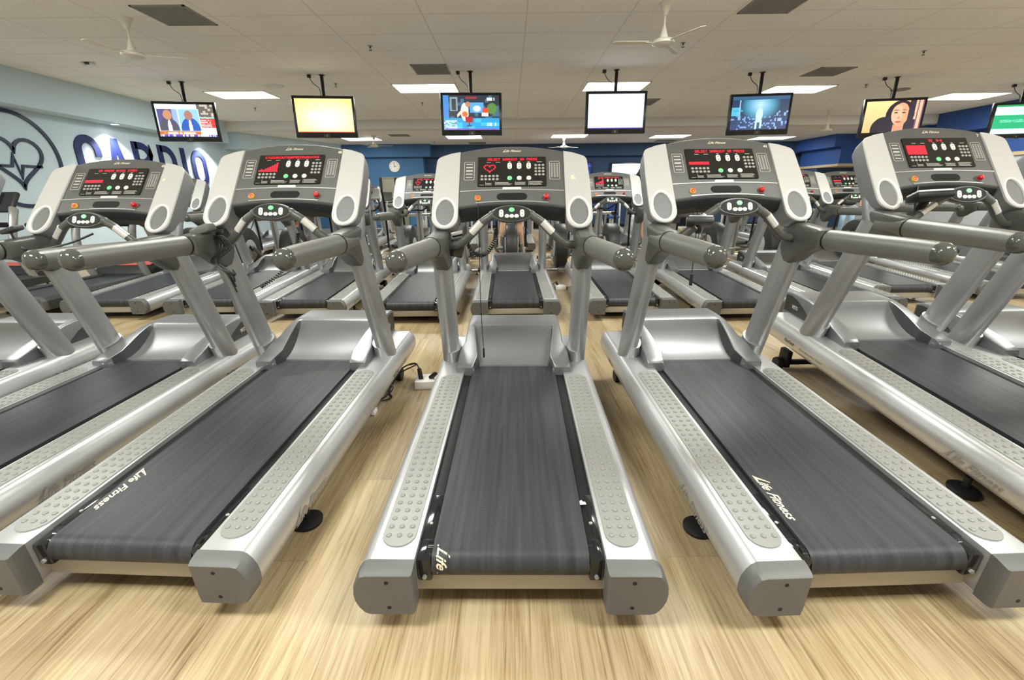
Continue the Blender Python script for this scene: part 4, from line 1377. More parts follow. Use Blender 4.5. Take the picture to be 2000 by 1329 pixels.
# ------------------------------------------------------------------ black treadmills against the left wall
def make_black_treadmill():
    t = thing('black_treadmill', '', 'treadmill')
    for s in (-1, 1):
        bm = new()
        prof = [(.25, .10), (.25, .235), (.30, .25), (.40, .235), (.43, .20), (.43, .10)]
        loft(bm, [[(s * x, y, z) for x, z in prof] for y in (.03, 1.75)])
        obj('side_rail', bm, M['dark'], t)
        bm = new(); loft(bm, [[(s * (.34 + (x - .34) * k), y, z) for x, z in prof] for y, k in ((.03, 1.02), (.0, 1.02), (-.02, .9))]); obj('end_cap', bm, M['console'], t)
        bm = new(); tube(bm, smooth_path([(s * .38, 1.60, .2), (s * .385, 1.50, .45), (s * .39, 1.47, .75), (s * .38, 1.58, 1.05), (s * .34, 1.66, 1.16)], 5), .038, 14, up=(0, 1, 0), rb=.055)
        obj('upright', bm, M['steel'], t)
        bm = new(); tube(bm, [(s * .37, .85, .98), (s * .37, 1.5, .94), (s * .37, 1.56, .96)], .026, 12); obj('handrail', bm, M['black'], t)
    bm = new(); loft(bm, [[(x, .05 + .05 * math.cos(a), .175 + .045 * math.sin(a)) for a in [PI / 2 + PI * k / 8 for k in range(9)]] + [(x, 1.7, .13), (x, 1.7, .22)] for x in (-.25, .25)])
    obj('running_belt', bm, M['belt'], t)
    bm = new(); box(bm, (-.25, .12, .06), (.25, 1.7, .12), .004); obj('under_frame', bm, M['beige'], t)
    bm = new()
    for s in (-1, 1):
        for y in (.3, 1.8): lathe(bm, [(0, 0), (.04, 0), (.035, .02), (.015, .03), (.015, .12)], 14, Matrix.Translation((s * .33, y, 0)))
    obj('foot', bm, M['black'], t)
    bm = new()
    rings = []
    for y, z, w in ((1.60, .25, .40), (1.66, .33, .42), (1.80, .38, .43), (2.05, .36, .42), (2.15, .28, .40), (2.17, .12, .38)):
        rings.append([(-w, y, .10), (-w, y, z - .03), (-w + .04, y, z), (w - .04, y, z), (w, y, z - .03), (w, y, .10)])
    loft(bm, rings); h = obj('motor_hood', bm, M['dark'], t)
    bm = new()
    loft(bm, [[(-w, y, z + .004), (w, y, z + .004), (w, y, z + .010), (-w, y, z + .010)] for y, z, w in ((1.70, .349, .36), (1.80, .38, .37), (1.95, .368, .30))])
    obj('coral_stripe', bm, M['coral'], h)
    bm = new()
    R = Matrix.Translation((0, 1.68, 1.24)) @ Matrix.Rotation(-.6, 4, 'X')
    box(bm, (-.36, -.02, -.14), (.36, .05, .18), .03, 0, R, 3); c = obj('console', bm, M['dark'], t)
    bm = new(); box(bm, (-.2, -.025, -.04), (.2, -.018, .14), .004, 0, R); obj('display_panel', bm, M['gloss'], c)
    bm = new(); box(bm, (-.36, 1.53, .93), (.36, 1.57, .98), .01); obj('cross_bar', bm, M['black'], t)
    return t
bt0 = make_black_treadmill()
for i, (x, y, l) in enumerate(((-5.62, 4.95, 'black treadmill with curved grey uprights, nearest the silver second row'), (-7.32, 5.0, 'black treadmill against the pale blue wall, behind the ring emblem'))):
    b = bt0 if i == 0 else copy_tree(bt0)
    b.location = (x, y, 0); b['label'] = l; b['category'] = 'treadmill'; b['group'] = 'black treadmills at the left wall'

# ------------------------------------------------------------------ cross trainers behind the second row
def make_trainer():
    t = thing('cross_trainer', '', 'cross trainer')
    RY = Matrix.Rotation(PI / 2, 4, 'Y')
    D = (0, .36, .43)
    bm = new()
    n = 40
    rings = []
    for x, k in ((-.095, .90), (-.085, .97), (-.06, 1.0), (.06, 1.0), (.085, .97), (.095, .90)):
        rings.append([(x, D[1] + .36 * k * math.cos(2 * PI * i / n), max(.06, D[2] + .38 * k * math.sin(2 * PI * i / n))) for i in range(n)])
    loft(bm, rings)
    dr = obj('drive_housing', bm, M['dark'], t)
    for s in (-1, 1):
        bm = new(); lathe(bm, [(0, .0), (.17, .0), (.175, .012), (.15, .022), (0, .024)], 26, Matrix.Translation((s * .093, D[1], D[2])) @ Matrix.Rotation(s * PI / 2, 4, 'Y')); obj('crank_disc', bm, M['pod'], dr)
        bm = new(); lathe(bm, [(.005, .0), (.005, .004), (0, .004)], 8, Matrix.Translation((s * .05, .02, .62)) @ Matrix.Rotation(PI / 2, 4, 'X')); obj('screw', bm, M['black'], dr)
    bm = new(); box(bm, (-.05, .0, .05), (.05, 1.75, .12), .01); obj('base_beam', bm, M['steel'], t)
    for y, w in ((.20, .30), (1.72, .30)):
        bm = new(); tube(bm, [(-w, y, .075), (w, y, .075)], .033, 14)
        f = obj('stabiliser', bm, M['chrome'], t)
        for s in (-1, 1):
            bm = new(); lathe(bm, [(0, 0), (.028, 0), (.024, .012), (.008, .016), (.008, .06)], 12, Matrix.Translation((s * (w - .03), y, 0))); tube(bm, [(s * (w - .005), y, .075), (s * (w + .015), y, .075)], .036, 12)
            obj('foot', bm, M['black'], f)
    for s, ph in ((-1, .06), (1, -.06)):
        bm = new()
        pts = smooth_path([(s * .155, .36 + ph * .5, .55 + ph), (s * .17, .62, .30 + ph), (s * .18, .92, .25 + ph), (s * .20, 1.15, .27), (s * .25, 1.38, .30)], 5)
        tube(bm, pts, .022, 10, up=(1, 0, 0), rb=.034); a = obj('pedal_arm', bm, M['steel'], t)
        bm = new(); tube(bm, [(s * .12, .36, .43), (s * .12, .36 + ph, .56 + ph)], .022, 8); obj('crank', bm, M['dark'], a)
        bm = new()
        R = Matrix.Translation((s * .19, .66, .315 + ph)) @ Matrix.Rotation(-.05, 4, 'X')
        box(bm, (-.075, -.17, -.015), (.075, .18, .015), .012, 0, R)
        box(bm, (-.075, .16, .0), (.075, .18, .06), .008, 0, R)
        obj('pedal', bm, M['console'], t)
        bm = new()
        pts = smooth_path([(s * .27, 1.40, .28), (s * .275, 1.37, .70), (s * .285, 1.30, 1.10), (s * .30, 1.14, 1.36), (s * .31, 1.10, 1.55)], 5)
        tube(bm, pts, .019, 10)
        m = obj('moving_handle', bm, M['black'], t)
        bm = new(); tube(bm, [pts[-1] - Vector((0, 0, .16)), pts[-1] + Vector((0, 0, .02))], .026, 12); lathe(bm, [(0, 0), (.026, 0), (.024, .02), (0, .028)], 12, Matrix.Translation(pts[-1] + Vector((0, 0, .018)))); obj('foam_grip', bm, M['dark'], m)
        bm = new(); lathe(bm, [(0, -.05), (.035, -.05), (.035, .05), (0, .05)], 14, Matrix.Translation((s * .27, 1.40, .93)) @ RY); obj('pivot', bm, M['dark'], m)
    bm = new()
    for x in (-.028, .028): tube(bm, [(x, 1.50, .08), (x, 1.46, .60), (x, 1.40, 1.20)], .030, 12, up=(0, 1, 0), rb=.045)
    obj('column', bm, M['steel'], t)
    bm = new(); tube(bm, [(-.30, 1.43, .93), (.30, 1.43, .93)], .027, 12); obj('cross_tube', bm, M['chrome'], t)
    bm = new()
    tube(bm, smooth_path([(-.20, 1.22, 1.22), (-.23, 1.16, 1.12), (-.12, 1.20, 1.02), (0, 1.34, 1.02), (.12, 1.20, 1.02), (.23, 1.16, 1.12), (.20, 1.22, 1.22)], 5), .016, 10)
    obj('pulse_grip', bm, M['black'], t)
    bm = new()
    R = Matrix.Translation((0, 1.40, 1.30)) @ Matrix.Rotation(-.45, 4, 'X')
    box(bm, (-.19, -.03, -.10), (.19, .05, .12), .025, 0, R, 3); c = obj('console', bm, M['steel'], t)
    bm = new(); box(bm, (-.06, -.034, -.0), (.06, -.026, .06), .004, 0, R); obj('display', bm, M['gloss'], c)
    bm = new(); box(bm, (-.10, -.033, .085), (.10, -.028, .095), .001, 0, R); obj('reading_ledge', bm, M['dark'], c)
    return t
tr0 = make_trainer()
TRX = [(-5.3, 7.4), (-4.45, 7.35), (-3.62, 7.35), (-2.62, 7.5), (-1.72, 7.45), (-.84, 7.4), (.02, 7.45), (.84, 7.42), (1.68, 7.4), (2.52, 7.4), (3.42, 7.4), (4.30, 7.4), (5.2, 7.6), (6.1, 7.75)]
TRL = ['far left end of their row', 'fourth left of the shoed runner', 'used by the person at the left', 'between the left user and the clock', 'below the clock', 'just left of the middle user',
       'in the middle with a person on it', 'just right of the middle user', 'second right of the middle user', 'used by the person in black', 'right of the person in black', 'with pale disc showing under the front handrail', 'behind the raised front treadmill', 'far right end of their row']
TRL[1] = 'second from the far left end'
for i, (x, y) in enumerate(TRX):
    b = tr0 if i == 0 else copy_tree(tr0)
    b.location = (x, y, 0)
    b['label'] = 'grey cross trainer, ' + TRL[i]; b['category'] = 'cross trainer'; b['group'] = 'cross trainers behind the second row'

# ------------------------------------------------------------------ exercise bikes and machines further off
def make_bike():
    t = thing('exercise_bike', '', 'exercise bike')
    bm = new()
    n = 28
    rings = [[(x, .30 + .25 * k * math.cos(2 * PI * i / n), .34 + .25 * k * math.sin(2 * PI * i / n)) for i in range(n)] for x, k in ((-.07, .88), (-.05, 1), (.05, 1), (.07, .88))]
    loft(bm, rings); box(bm, (-.05, .05, .1), (.05, 1.0, .24), .03); obj('drive_housing', bm, M['pod'], t)
    bm = new(); tube(bm, [(-.25, .02, .05), (.25, .02, .05)], .03, 12); tube(bm, [(-.25, 1.05, .05), (.25, 1.05, .05)], .03, 12); box(bm, (-.03, .0, .04), (.03, 1.07, .09)); obj('base', bm, M['chrome'], t)
    bm = new(); tube(bm, [(0, .9, .2), (0, .95, .75)], .03, 12); tube(bm, [(0, .25, .5), (0, .10, 1.15)], .035, 12); obj('posts', bm, M['steel'], t)
    bm = new()
    loft(bm, [[(x * w, .95 + y0, .78 + z) for x, z in ((-1, 0), (-.8, .05), (.8, .05), (1, 0), (.6, -.03), (-.6, -.03))] for w, y0 in ((.04, -.16), (.08, -.08), (.13, .06), (.12, .13), (.06, .15))])
    obj('saddle', bm, M['black'], t)
    bm = new(); tube(bm, smooth_path([(-.22, .38, 1.20), (-.22, .2, 1.12), (0, .1, 1.08), (.22, .2, 1.12), (.22, .38, 1.20)], 5), .018, 10); obj('handlebar', bm, M['black'], t)
    bm = new(); box(bm, (-.15, -.04, -.12), (.15, .02, .14), .02, 0, Matrix.Translation((0, .10, 1.25)) @ Matrix.Rotation(.5, 4, 'X')); obj('console', bm, M['console'], t)
    for s in (-1, 1):
        bm = new(); tube(bm, [(s * .08, .45, .34), (s * .10, .45 + s * .1, .34 + s * .12)], .014, 8); box(bm, (min(s * .1, s * .2), .40 + s * .1, .33 + s * .12), (max(s * .1, s * .2), .50 + s * .1, .36 + s * .12), .005); obj('pedal', bm, M['dark'], t)
    return t
bk0 = make_bike()
k = 0
for y, xs in ((14.1, (2.6, 3.6, 4.6, 5.6, 6.6, 7.6, 8.6)), (16.0, (3.0, 4.1, 5.2, 6.3, 7.4, 8.5)), (14.0, (-4.6, -3.6, -2.6, -1.6))):
    for x in xs:
        b = bk0 if k == 0 else copy_tree(bk0)
        k += 1
        b.location = (x, y, 0); b.rotation_euler = (0, 0, PI + .1 * math.sin(k * 2.1))
        row = {14.1: 'nearer right-hand row', 16.0: 'rear right-hand row', 14.0: 'left-hand row below the clock'}[y]
        b['label'] = 'silver exercise bike, %s, number %s from the left' % (row, 'one two three four five six seven'.split()[xs.index(x)])
        b['category'] = 'exercise bike'; b['group'] = 'exercise bikes in the background'

def make_machine():
    t = thing('weight_machine', '', 'weight machine')
    bm = new()
    for x in (-.35, .35): box(bm, (x - .03, -.03, 0), (x + .03, .03, 1.7), .005)
    box(bm, (-.38, -.04, 1.64), (.38, .04, 1.72), .01); box(bm, (-.38, -.5, 0), (-.30, .4, .06), .005); box(bm, (.30, -.5, 0), (.38, .4, .06), .005); box(bm, (-.3, -.04, 0.0), (.3, .04, .06), .005)
    obj('frame', bm, M['white'], t)
    bm = new()
    for i in range(12): box(bm, (-.22, -.05, .10 + i * .05), (.22, .05, .145 + i * .05), .003)
    obj('weight_stack', bm, M['black'], t)
    bm = new()
    for x in (-.12, .12): tube(bm, [(x, 0, .05), (x, 0, 1.65)], .012, 8)
    obj('guide_rod', bm, M['chrome'], t)
    bm = new(); box(bm, (-.2, -.75, .42), (.2, -.35, .50), .03); obj('seat_pad', bm, M['cnavy'], t)
    bm = new(); box(bm, (-.16, -.38, .55), (.16, -.30, 1.15), .03); obj('back_pad', bm, M['cnavy'], t)
    bm = new(); box(bm, (-.03, -.6, .0), (.03, -.5, .43), .005); box(bm, (-.03, -.33, .06), (.03, -.05, .8), .005); obj('seat_post', bm, M['white'], t)
    return t
mc0 = make_machine()
for i, (x, y, r) in enumerate(((1.9, 15.4, .3), (3.7, 17.4, 0), (5.0, 17.5, .1), (6.6, 17.5, 0), (8.2, 17.4, .2), (-1.0, 16.4, .2), (.8, 16.6, -.2), (-2.6, 16.2, .7))):
    b = mc0 if i == 0 else copy_tree(mc0)
    b.location = (x, y, 0); b.rotation_euler = (0, 0, r)
    b['label'] = 'distant white framed weight machine with blue pads, ' + ['beside the bikes near the centre', 'below the bright far television', 'right of the bright far television', 'behind the rear bikes', 'farthest right', 'left of the central aisle', 'in line with the middle console', 'left by the olive door'][i]
    b['category'] = 'weight machine'; b['group'] = 'weight machines by the back wall'

# ------------------------------------------------------------------ cords, sockets and clamp-on boxes
def socket_box(x, y, rz, label, n=2):
    t = thing('floor_socket', label, 'power socket', (x, y, 0), rz)
    bm = new(); box(bm, (-.075, -.075, 0), (.075, .075, .055), .004); obj('box', bm, M['white'], t)
    for i, (px, py) in enumerate(((-.032, -.025), (.03, -.01), (-.02, .038))[:3]):
        bm = new(); lathe(bm, [(0, .055), (.021, .055), (.021, .057), (0, .057)], 16, Matrix.Translation((px, py, 0))); obj('outlet', bm, M['sticker'], t)
    return t
socket_box(-.605, 2.97, .08, 'white floor socket box between the numbered treadmill and the middle one')
socket_box(.70, 6.33, 0, 'small white floor socket box behind, right of the centre aisle')
def plug(pts, label, x0):
    t = thing('power_cord', label, 'power cord', (0, 0, 0))
    bm = new(); tube(bm, smooth_path(pts[1:], 6), .0055, 8); obj('cord', bm, M['cable'], t)
    bm = new(); tube(bm, [pts[0], Vector(pts[0]) + (Vector(pts[1]) - Vector(pts[0])) * .9, pts[1]], [.017, .015, .007], 10); obj('plug', bm, M['cable'], t)
plug([(-.637, 2.945, .058), (-.655, 2.985, .125), (-.70, 3.04, .14), (-.80, 3.02, .10), (-.92, 2.90, .02), (-1.05, 2.86, .008), (-1.2, 2.9, .008)], 'black cord plugged into the near floor socket from the left', 0)
plug([(-.575, 2.96, .058), (-.53, 2.95, .10), (-.47, 2.93, .06), (-.40, 2.93, .01), (-.3, 2.9, .008)], 'short black cord from the near floor socket towards the middle treadmill', 0)
plug([(.66, 6.33, .058), (.63, 6.30, .11), (.56, 6.28, .06), (.48, 6.3, .008), (.3, 6.3, .008)], 'black cord plugged into the far floor socket', 0)
t = thing('power_cord', 'tangle of black cord lying under the rail of the treadmill numbered 43', 'power cord')
bm = new()
tube(bm, smooth_path([(-.80, 3.0, .09), (-.84, 2.86, .015), (-.80, 2.74, .012), (-.86, 2.66, .03), (-.93, 2.76, .05), (-.86, 2.9, .045), (-.80, 2.78, .05), (-.88, 2.64, .015), (-.95, 2.5, .01)], 6), .0055, 8)
tube(bm, smooth_path([(-.80, 3.32, .02), (-.72, 3.16, .09), (-.71, 3.10, .10), (-.80, 3.0, .08), (-.90, 2.88, .02)], 6), .0055, 8)
tube(bm, smooth_path([(-.86, 2.96, .02), (-.84, 2.84, .05), (-.87, 2.70, .035), (-.92, 2.80, .02), (-.88, 2.92, .03)], 6), .012, 8)
obj('cord', bm, M['cable'], t)
bm = new(); box(bm, (-.865, 2.50, .005), (-.84, 2.56, .03), .003); obj('cable_tag', bm, M['white'], t)

def coil(bm, pts, r, turns, wr):
    P = smooth_path(pts, 40)
    out = []
    n = len(P)
    for i, p in enumerate(P):
        tdir = (P[min(i + 1, n - 1)] - P[max(i - 1, 0)]).normalized()
        u = Vector((0, 1, 0)); u = (u - u.dot(tdir) * tdir).normalized(); v = tdir.cross(u)
        a = 2 * PI * turns * i / n
        out.append(p + u * (r * math.cos(a)) + v * (r * math.sin(a)))
    tube(bm, out, wr, 5)
# box and coiled lead clamped to the middle treadmill's grip bar
t = thing('receiver_box', 'black receiver box clamped left of the middle key pad, with a coiled cord', 'receiver')
bm = new(); box(bm, (-.035, -.03, -.07), (.035, .03, .02), .008, 0, Matrix.Translation((-.272, 2.41, 1.045)) @ Matrix.Rotation(.25, 4, 'Y')); obj('casing', bm, M['gloss'], t)
bm = new(); tube(bm, [(-.30, 2.42, 1.062), (-.245, 2.42, 1.072)], .032, 16); obj('clamp', bm, M['dark'], t)
bm = new(); box(bm, (-.03, -.02, -.006), (.03, .02, .012), .004, 0, Matrix.Translation((-.275, 2.40, 1.095)) @ Matrix.Rotation(-.2, 4, 'Y')); obj('silver_cover', bm, M['steel'], t)
bm = new(); coil(bm, [(-.235, 2.47, 1.045), (-.19, 2.48, .975), (-.13, 2.48, .985), (-.085, 2.47, 1.05), (-.075, 2.45, 1.11)], .011, 26, .0035); obj('coiled_cord', bm, M['cable'], t)
# safety cords
curve_t = thing('safety_cord', 'thin black safety cord hanging from the orange key of the middle treadmill', 'safety cord')
bm = new(); tube(bm, smooth_path([(-.165, 2.505, 1.285), (-.166, 2.46, 1.20), (-.167, 2.45, 1.0), (-.168, 2.45, .7), (-.160, 2.46, .44)], 6), .0022, 6); obj('cord', bm, M['cable'], curve_t)
bm = new(); box(bm, (-.166, 2.455, .39), (-.154, 2.470, .445), .003); obj('clip', bm, M['gloss'], curve_t)
# TL1
t = thing('receiver_box', 'dark receiver box with tangled cords clamped left of the key pad numbered 43', 'receiver')
bm = new(); box(bm, (-.05, -.04, -.02), (.05, .04, .02), .012, 0, Matrix.Translation((-1.555, 2.36, 1.13)) @ Matrix.Rotation(-.35, 4, 'Y')); obj('casing', bm, M['arm'], t)
bm = new(); tube(bm, [(-1.60, 2.44, 1.085), (-1.50, 2.46, 1.10)], .034, 14); obj('clamp', bm, M['black'], t)
bm = new()
for q in range(5):
    tube(bm, smooth_path([(-1.53 + .01 * q, 2.40, 1.10), (-1.50 + .015 * q, 2.38, 1.04), (-1.54 + .02 * math.sin(q * 2), 2.37, .97), (-1.49 + .01 * q, 2.38, .90), (-1.47, 2.40, .80 + .03 * q)], 5), .004, 6)
obj('loose_cords', bm, M['cable'], t)
t = thing('coiled_cord', 'black coiled cord stretched below the key pad numbered 43', 'cord')
bm = new(); coil(bm, [(-1.155, 2.53, 1.10), (-1.18, 2.52, 1.0), (-1.26, 2.48, .89), (-1.36, 2.44, .82)], .009, 30, .0035); obj('cord', bm, M['cable'], t)
t = thing('safety_cord', 'thin black safety cord on the orange key of the treadmill numbered 43', 'safety cord')
bm = new(); tube(bm, smooth_path([(-1.385, 2.60, 1.30), (-1.388, 2.56, 1.22), (-1.39, 2.54, 1.16), (-1.42, 2.5, 1.08)], 6), .0025, 6); obj('cord', bm, M['cable'], t)
# TR1
t = thing('receiver_box', 'silver topped receiver box clamped left of the key pad, first right treadmill', 'receiver')
R = Matrix.Translation((.935, 2.30, 1.155)) @ Matrix.Rotation(.12, 4, 'Y') @ Matrix.Rotation(-.35, 4, 'X') @ Matrix.Rotation(-.3, 4, 'Z')
bm = new(); box(bm, (-.062, -.045, -.024), (.062, .045, .008), .010, 0, R); obj('casing', bm, M['dark'], t)
bm = new(); box(bm, (-.056, -.040, .004), (.056, .040, .014), .006, 0, R); obj('silver_cover', bm, M['rail'], t)
bm = new(); tube(bm, [(.955, 2.36, 1.10), (.93, 2.31, 1.14)], .018, 10); obj('clamp', bm, M['black'], t)
t = thing('safety_cord', 'thin black safety cord hanging from the orange key, first right treadmill', 'safety cord')
bm = new(); tube(bm, smooth_path([(.985, 2.51, 1.30), (.985, 2.47, 1.22), (.984, 2.45, 1.0), (.984, 2.45, .86)], 6), .0025, 6)
tube(bm, smooth_path([(1.01, 2.50, 1.28), (1.015, 2.48, 1.15), (1.01, 2.48, 1.05)], 6), .002, 6); obj('cord', bm, M['cable'], t)
bm = new(); box(bm, (.976, 2.443, .80), (.992, 2.457, .865), .003); obj('clip', bm, M['gloss'], t)
# TR2
t = thing('receiver_box', 'white topped receiver box clamped on the grip bar of the raised right treadmill', 'receiver')
R = Matrix.Translation((2.145, 2.42, 1.262)) @ Matrix.Rotation(-.35, 4, 'X') @ Matrix.Rotation(-.15, 4, 'Z')
bm = new(); box(bm, (-.085, -.05, -.026), (.085, .05, .006), .010, 0, R); obj('casing', bm, M['black'], t)
bm = new(); box(bm, (-.080, -.046, .003), (.080, .046, .014), .006, 0, R); obj('white_cover', bm, M['white'], t)
bm = new(); tube(bm, [(2.18, 2.50, 1.19), (2.16, 2.45, 1.24)], .02, 10); obj('clamp', bm, M['black'], t)
t = thing('safety_cord', 'thick black safety cord below the orange key of the raised right treadmill', 'safety cord')
bm = new(); tube(bm, smooth_path([(2.222, 2.66, 1.40), (2.222, 2.60, 1.32), (2.215, 2.58, 1.24), (2.215, 2.56, 1.15)], 6), .005, 6); obj('cord', bm, M['cable'], t)
# TL2
t = thing('receiver_box', 'small dark receiver box at the grip bar of the second treadmill left', 'receiver')
bm = new(); box(bm, (-.045, -.03, -.012), (.045, .03, .012), .006, 0, Matrix.Translation((-2.70, 2.53, 1.13)) @ Matrix.Rotation(-.3, 4, 'Y')); obj('casing', bm, M['dark'], t)
bm = new(); tube(bm, smooth_path([(-2.70, 2.52, 1.12), (-2.68, 2.52, 1.05), (-2.62, 2.53, 1.02), (-2.45, 2.56, 1.05), (-2.33, 2.6, 1.10)], 6), .006, 6); obj('lead', bm, M['cable'], t)
# torn tape scraps
for x, y, z, l in ((.247, 1.36, .235, 'small torn white tape scrap beside the belt of the middle treadmill'),):
    bm = new(); prism(bm, [(-.012, -.012), (.012, -.010), (.010, .004), (.002, .004), (-.002, .014), (-.012, .006)], lambda p: (x + p[0], y + p[1], z), lambda p: (x + p[0], y + p[1], z + .001))
    tag(obj('tape_scrap', bm, M['sticker']), l, 'tape')

# ------------------------------------------------------------------ people
def limb(name, verts, edges, m, parent=None, root=0, sub=2):
    me = bpy.data.meshes.new(name)
    me.from_pydata([v[0] for v in verts], edges, [])
    o = bpy.data.objects.new(name, me)
    COL.objects.link(o)
    md = o.modifiers.new('skin', 'SKIN')
    md.use_smooth_shade = True
    for i, v in enumerate(verts):
        me.skin_vertices[0].data[i].radius = (v[1], v[2] if len(v) > 2 else v[1])
    me.skin_vertices[0].data[root].use_root = True
    sd = o.modifiers.new('sub', 'SUBSURF'); sd.levels = sub; sd.render_levels = sub
    me.materials.append(m)
    if parent is not None: o.parent = parent
    return o

def person(x, y, z0, rz, label, top, bottom, skin, long_legs, feet, hands, lean=.05, hair='hair'):
    """stands/steps facing +y; feet/hands: (left, right) positions; z0: height of the sole reference"""
    t = thing('person', label, 'person', (x, y, z0), rz)
    hip = Vector((0, 0, .93)); che = Vector((0, lean, 1.30)); nk = Vector((0, lean + .01, 1.47)); hd = Vector((0, lean + .04, 1.63))
    V = [(tuple(hip), .13, .10), (tuple(hip.lerp(che, .5)), .115, .09), (tuple(che), .135, .10), ((nk.x, nk.y, 1.43), .07, .065), (tuple(nk), .048), (tuple(hd - Vector((0, 0, .06))), .065, .075), (tuple(hd + Vector((0, 0, .05))), .07, .08), (tuple(hd + Vector((0, 0, .09))), .045, .05)]
    E = [(0, 1), (1, 2), (2, 3), (3, 4), (4, 5), (5, 6), (6, 7)]
    for s, ft, hn in ((-1, feet[0], hands[0]), (1, feet[1], hands[1])):
        ft = Vector(ft); hn = Vector(hn)
        hj = Vector((s * .09, 0, .88))
        ank = ft + Vector((0, 0, .09))
        mid = (hj + ank) / 2
        L = 0.44; d = (ank - hj).length / 2
        off = math.sqrt(max(0.0, L * L - d * d))
        knee = mid + Vector((s * .01, 1, .15)).normalized() * off
        b = len(V)
        V += [(tuple(hj), .085), (tuple(hj.lerp(knee, .5)), .072), (tuple(knee), .054), (tuple(knee.lerp(ank, .3)), .056, .060), (tuple(knee.lerp(ank, .7)), .040), (tuple(ank), .035), (tuple(ft + Vector((0, .05, .04))), .038, .035), (tuple(ft + Vector((0, .17, .03))), .036, .024)]
        E += [(0, b)] + [(b + k, b + k + 1) for k in range(7)]
        sh = Vector((s * .17, lean, 1.40)); ud = (hn - sh)
        La = .29; da = min(ud.length / 2, .285)
        el = sh + ud / 2 + Vector((s * .35, -.2, -1)).normalized() * math.sqrt(max(0, La * La - da * da))
        b = len(V)
        V += [(tuple(sh), .055), (tuple(sh.lerp(el, .5)), .045), (tuple(el), .036), (tuple(el.lerp(hn, .4)), .036), (tuple(hn), .024), (tuple(hn + (hn - el).normalized() * .05), .034, .016)]
        E += [(2, b)] + [(b + k, b + k + 1) for k in range(5)]
        hb = len(V) - 1
        fd = (hn - el).normalized()
        for q, (dx, ln) in enumerate(((-.028, .062), (-.010, .075), (.010, .070), (.028, .055))):
            p0 = hn + fd * .08 + Vector((dx, 0, 0)); p1 = p0 + fd * ln * .5 + Vector((0, 0, -.008)); p2 = p1 + Vector((0, .01, -ln * .5))
            k = len(V)
            V += [(tuple(p0), .010), (tuple(p1), .009), (tuple(p2), .008)]
            E += [(hb, k), (k, k + 1), (k + 1, k + 2)]
        p0 = hn + fd * .03 + Vector((-s * .035, 0, 0)); k = len(V)
        V += [(tuple(p0), .011), (tuple(p0 + fd * .035 + Vector((-s * .01, 0, -.02))), .009)]
        E += [(hb, k), (k, k + 1)]
        # shoe
        bm = new()
        ln = [(-.06, .030, .09), (-.05, .042, .10), (.0, .044, .105), (.06, .044, .085), (.14, .046, .055), (.20, .038, .045), (.225, .02, .03)]
        loft(bm, [[(ft.x + a * w, ft.y + yy, ft.z + c * h) for a, c in ((-1, .0), (-1, .5), (-.7, 1), (.7, 1), (1, .5), (1, 0))] for yy, w, h in ln])
        obj('shoe', bm, M['shoe'], t)
        if bottom == 'jeans':
            limb('trouser_leg', [(tuple(hj + Vector((0, 0, .03))), .10), (tuple(hj.lerp(knee, .5)), .088), (tuple(knee), .070), (tuple(knee.lerp(ank, .5)), .064), (tuple(ank + Vector((0, 0, .02))), .058)], [(0, 1), (1, 2), (2, 3), (3, 4)], M[bottom_m], t)
        else:
            limb('shorts_leg', [(tuple(hj + Vector((0, 0, .03))), .105), (tuple(hj.lerp(knee, .4)), .098), (tuple(hj.lerp(knee, .78)), .090)], [(0, 1), (1, 2)], M['cblack'], t)
        limb('sleeve', [(tuple(sh + Vector((-s * .05, 0, .0))), .085), (tuple(sh.lerp(el, .3)), .078), (tuple(sh.lerp(el, .65)), .066)], [(0, 1), (1, 2)], M[top], t)
    limb('body', V, E, M[skin], t)
    limb('shirt', [((0, 0, .86), .17, .14), ((0, 0, .95), .175, .145), ((0, lean * .5, 1.12), .172, .145), (tuple(che), .205, .155), ((0, lean, 1.39), .17, .12), ((0, lean, 1.46), .085, .075), ((-.15, lean, 1.39), .085), ((-.20, lean, 1.36), .08), ((.15, lean, 1.39), .085), ((.20, lean, 1.36), .08)], [(0, 1), (1, 2), (2, 3), (3, 4), (4, 5), (4, 6), (6, 7), (4, 8), (8, 9)], M[top], t)
    limb('waist', [((0, 0, .80), .17, .14), ((0, 0, .92), .18, .15)], [(0, 1)], M['cblack' if bottom != 'jeans' else bottom_m], t)
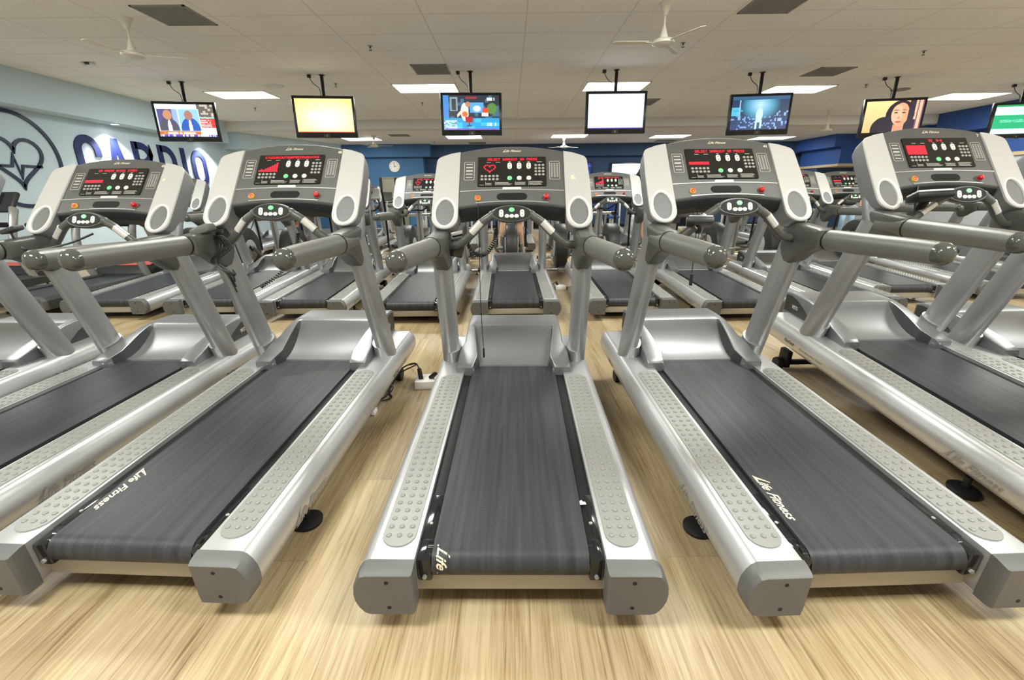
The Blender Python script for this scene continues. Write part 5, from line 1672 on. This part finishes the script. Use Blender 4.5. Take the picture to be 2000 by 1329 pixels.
    limb('hair', [(tuple(hd + Vector((0, -.055, -.05))), .075, .06), (tuple(hd + Vector((0, -.035, .04))), .10, .085), (tuple(hd + Vector((0, -.005, .085))), .10, .085), (tuple(hd + Vector((0, .05, .10))), .08, .05)], [(0, 1), (1, 2), (2, 3)], M['hair'], t)
    bm = new()
    fy = hd.y + .080
    for s in (-1, 1):
        lathe(bm, [(0, -.004), (.011, -.002), (.008, .004), (0, .006)], 10, Matrix.Translation((s * .03, fy - .006, hd.z + .01)) @ Matrix.Rotation(-PI / 2, 4, 'X'))
    obj('eyes', bm, M['hair'], t)
    bm = new()
    tube(bm, [(0, fy - .01, hd.z + .012), (0, fy + .012, hd.z - .022), (0, fy - .005, hd.z - .032)], [.008, .012, .008], 8)
    for s in (-1, 1): lathe(bm, [(0, 0), (.022, .0), (.02, .008), (0, .01)], 10, Matrix.Translation((s * .072, hd.y, hd.z)) @ Matrix.Rotation(s * PI / 2, 4, 'Y') )
    obj('nose_and_ears', bm, M[skin], t)
    bm = new(); tube(bm, [(-.022, fy - .014, hd.z - .055), (0, fy - .006, hd.z - .058), (.022, fy - .014, hd.z - .055)], .005, 6); obj('mouth', bm, M['red'], t)
    return t
bottom_m = 'cblue'
# on cross trainers, feet on the pedals (pedal tops: local z .46 +- .06)
person(.02, 8.02, .22, 0, 'person in dark clothes on the middle cross trainer, bare calves above the drum', 'cgrey', 'shorts', 'skin', True, ((-.19, .0, .145), (.19, .02, .08)), ((-.30, .52, 1.12), (.30, .52, 1.12)))
person(-3.62, 7.92, .22, 0, 'person with bare tanned legs on the cross trainer at the left', 'cgrey', 'shorts', 'skind', True, ((-.19, .0, .145), (.19, .02, .08)), ((-.30, .52, 1.12), (.30, .52, 1.12)))
person(2.36, 7.97, .22, 0, 'person in black clothing on a cross trainer, beside the silver pod', 'cblack', 'shorts', 'skin', True, ((-.03, .0, .145), (.35, .02, .08)), ((-.14, .52, 1.12), (.46, .52, 1.12)))
person(9.5, 13.2, 0, 2.6, 'person in pale blue trousers standing far back on the right', 'cblack', 'jeans', 'skin', True, ((-.12, .0, .0), (.12, .05, .0)), ((-.25, .1, .85), (.25, .1, .85)))
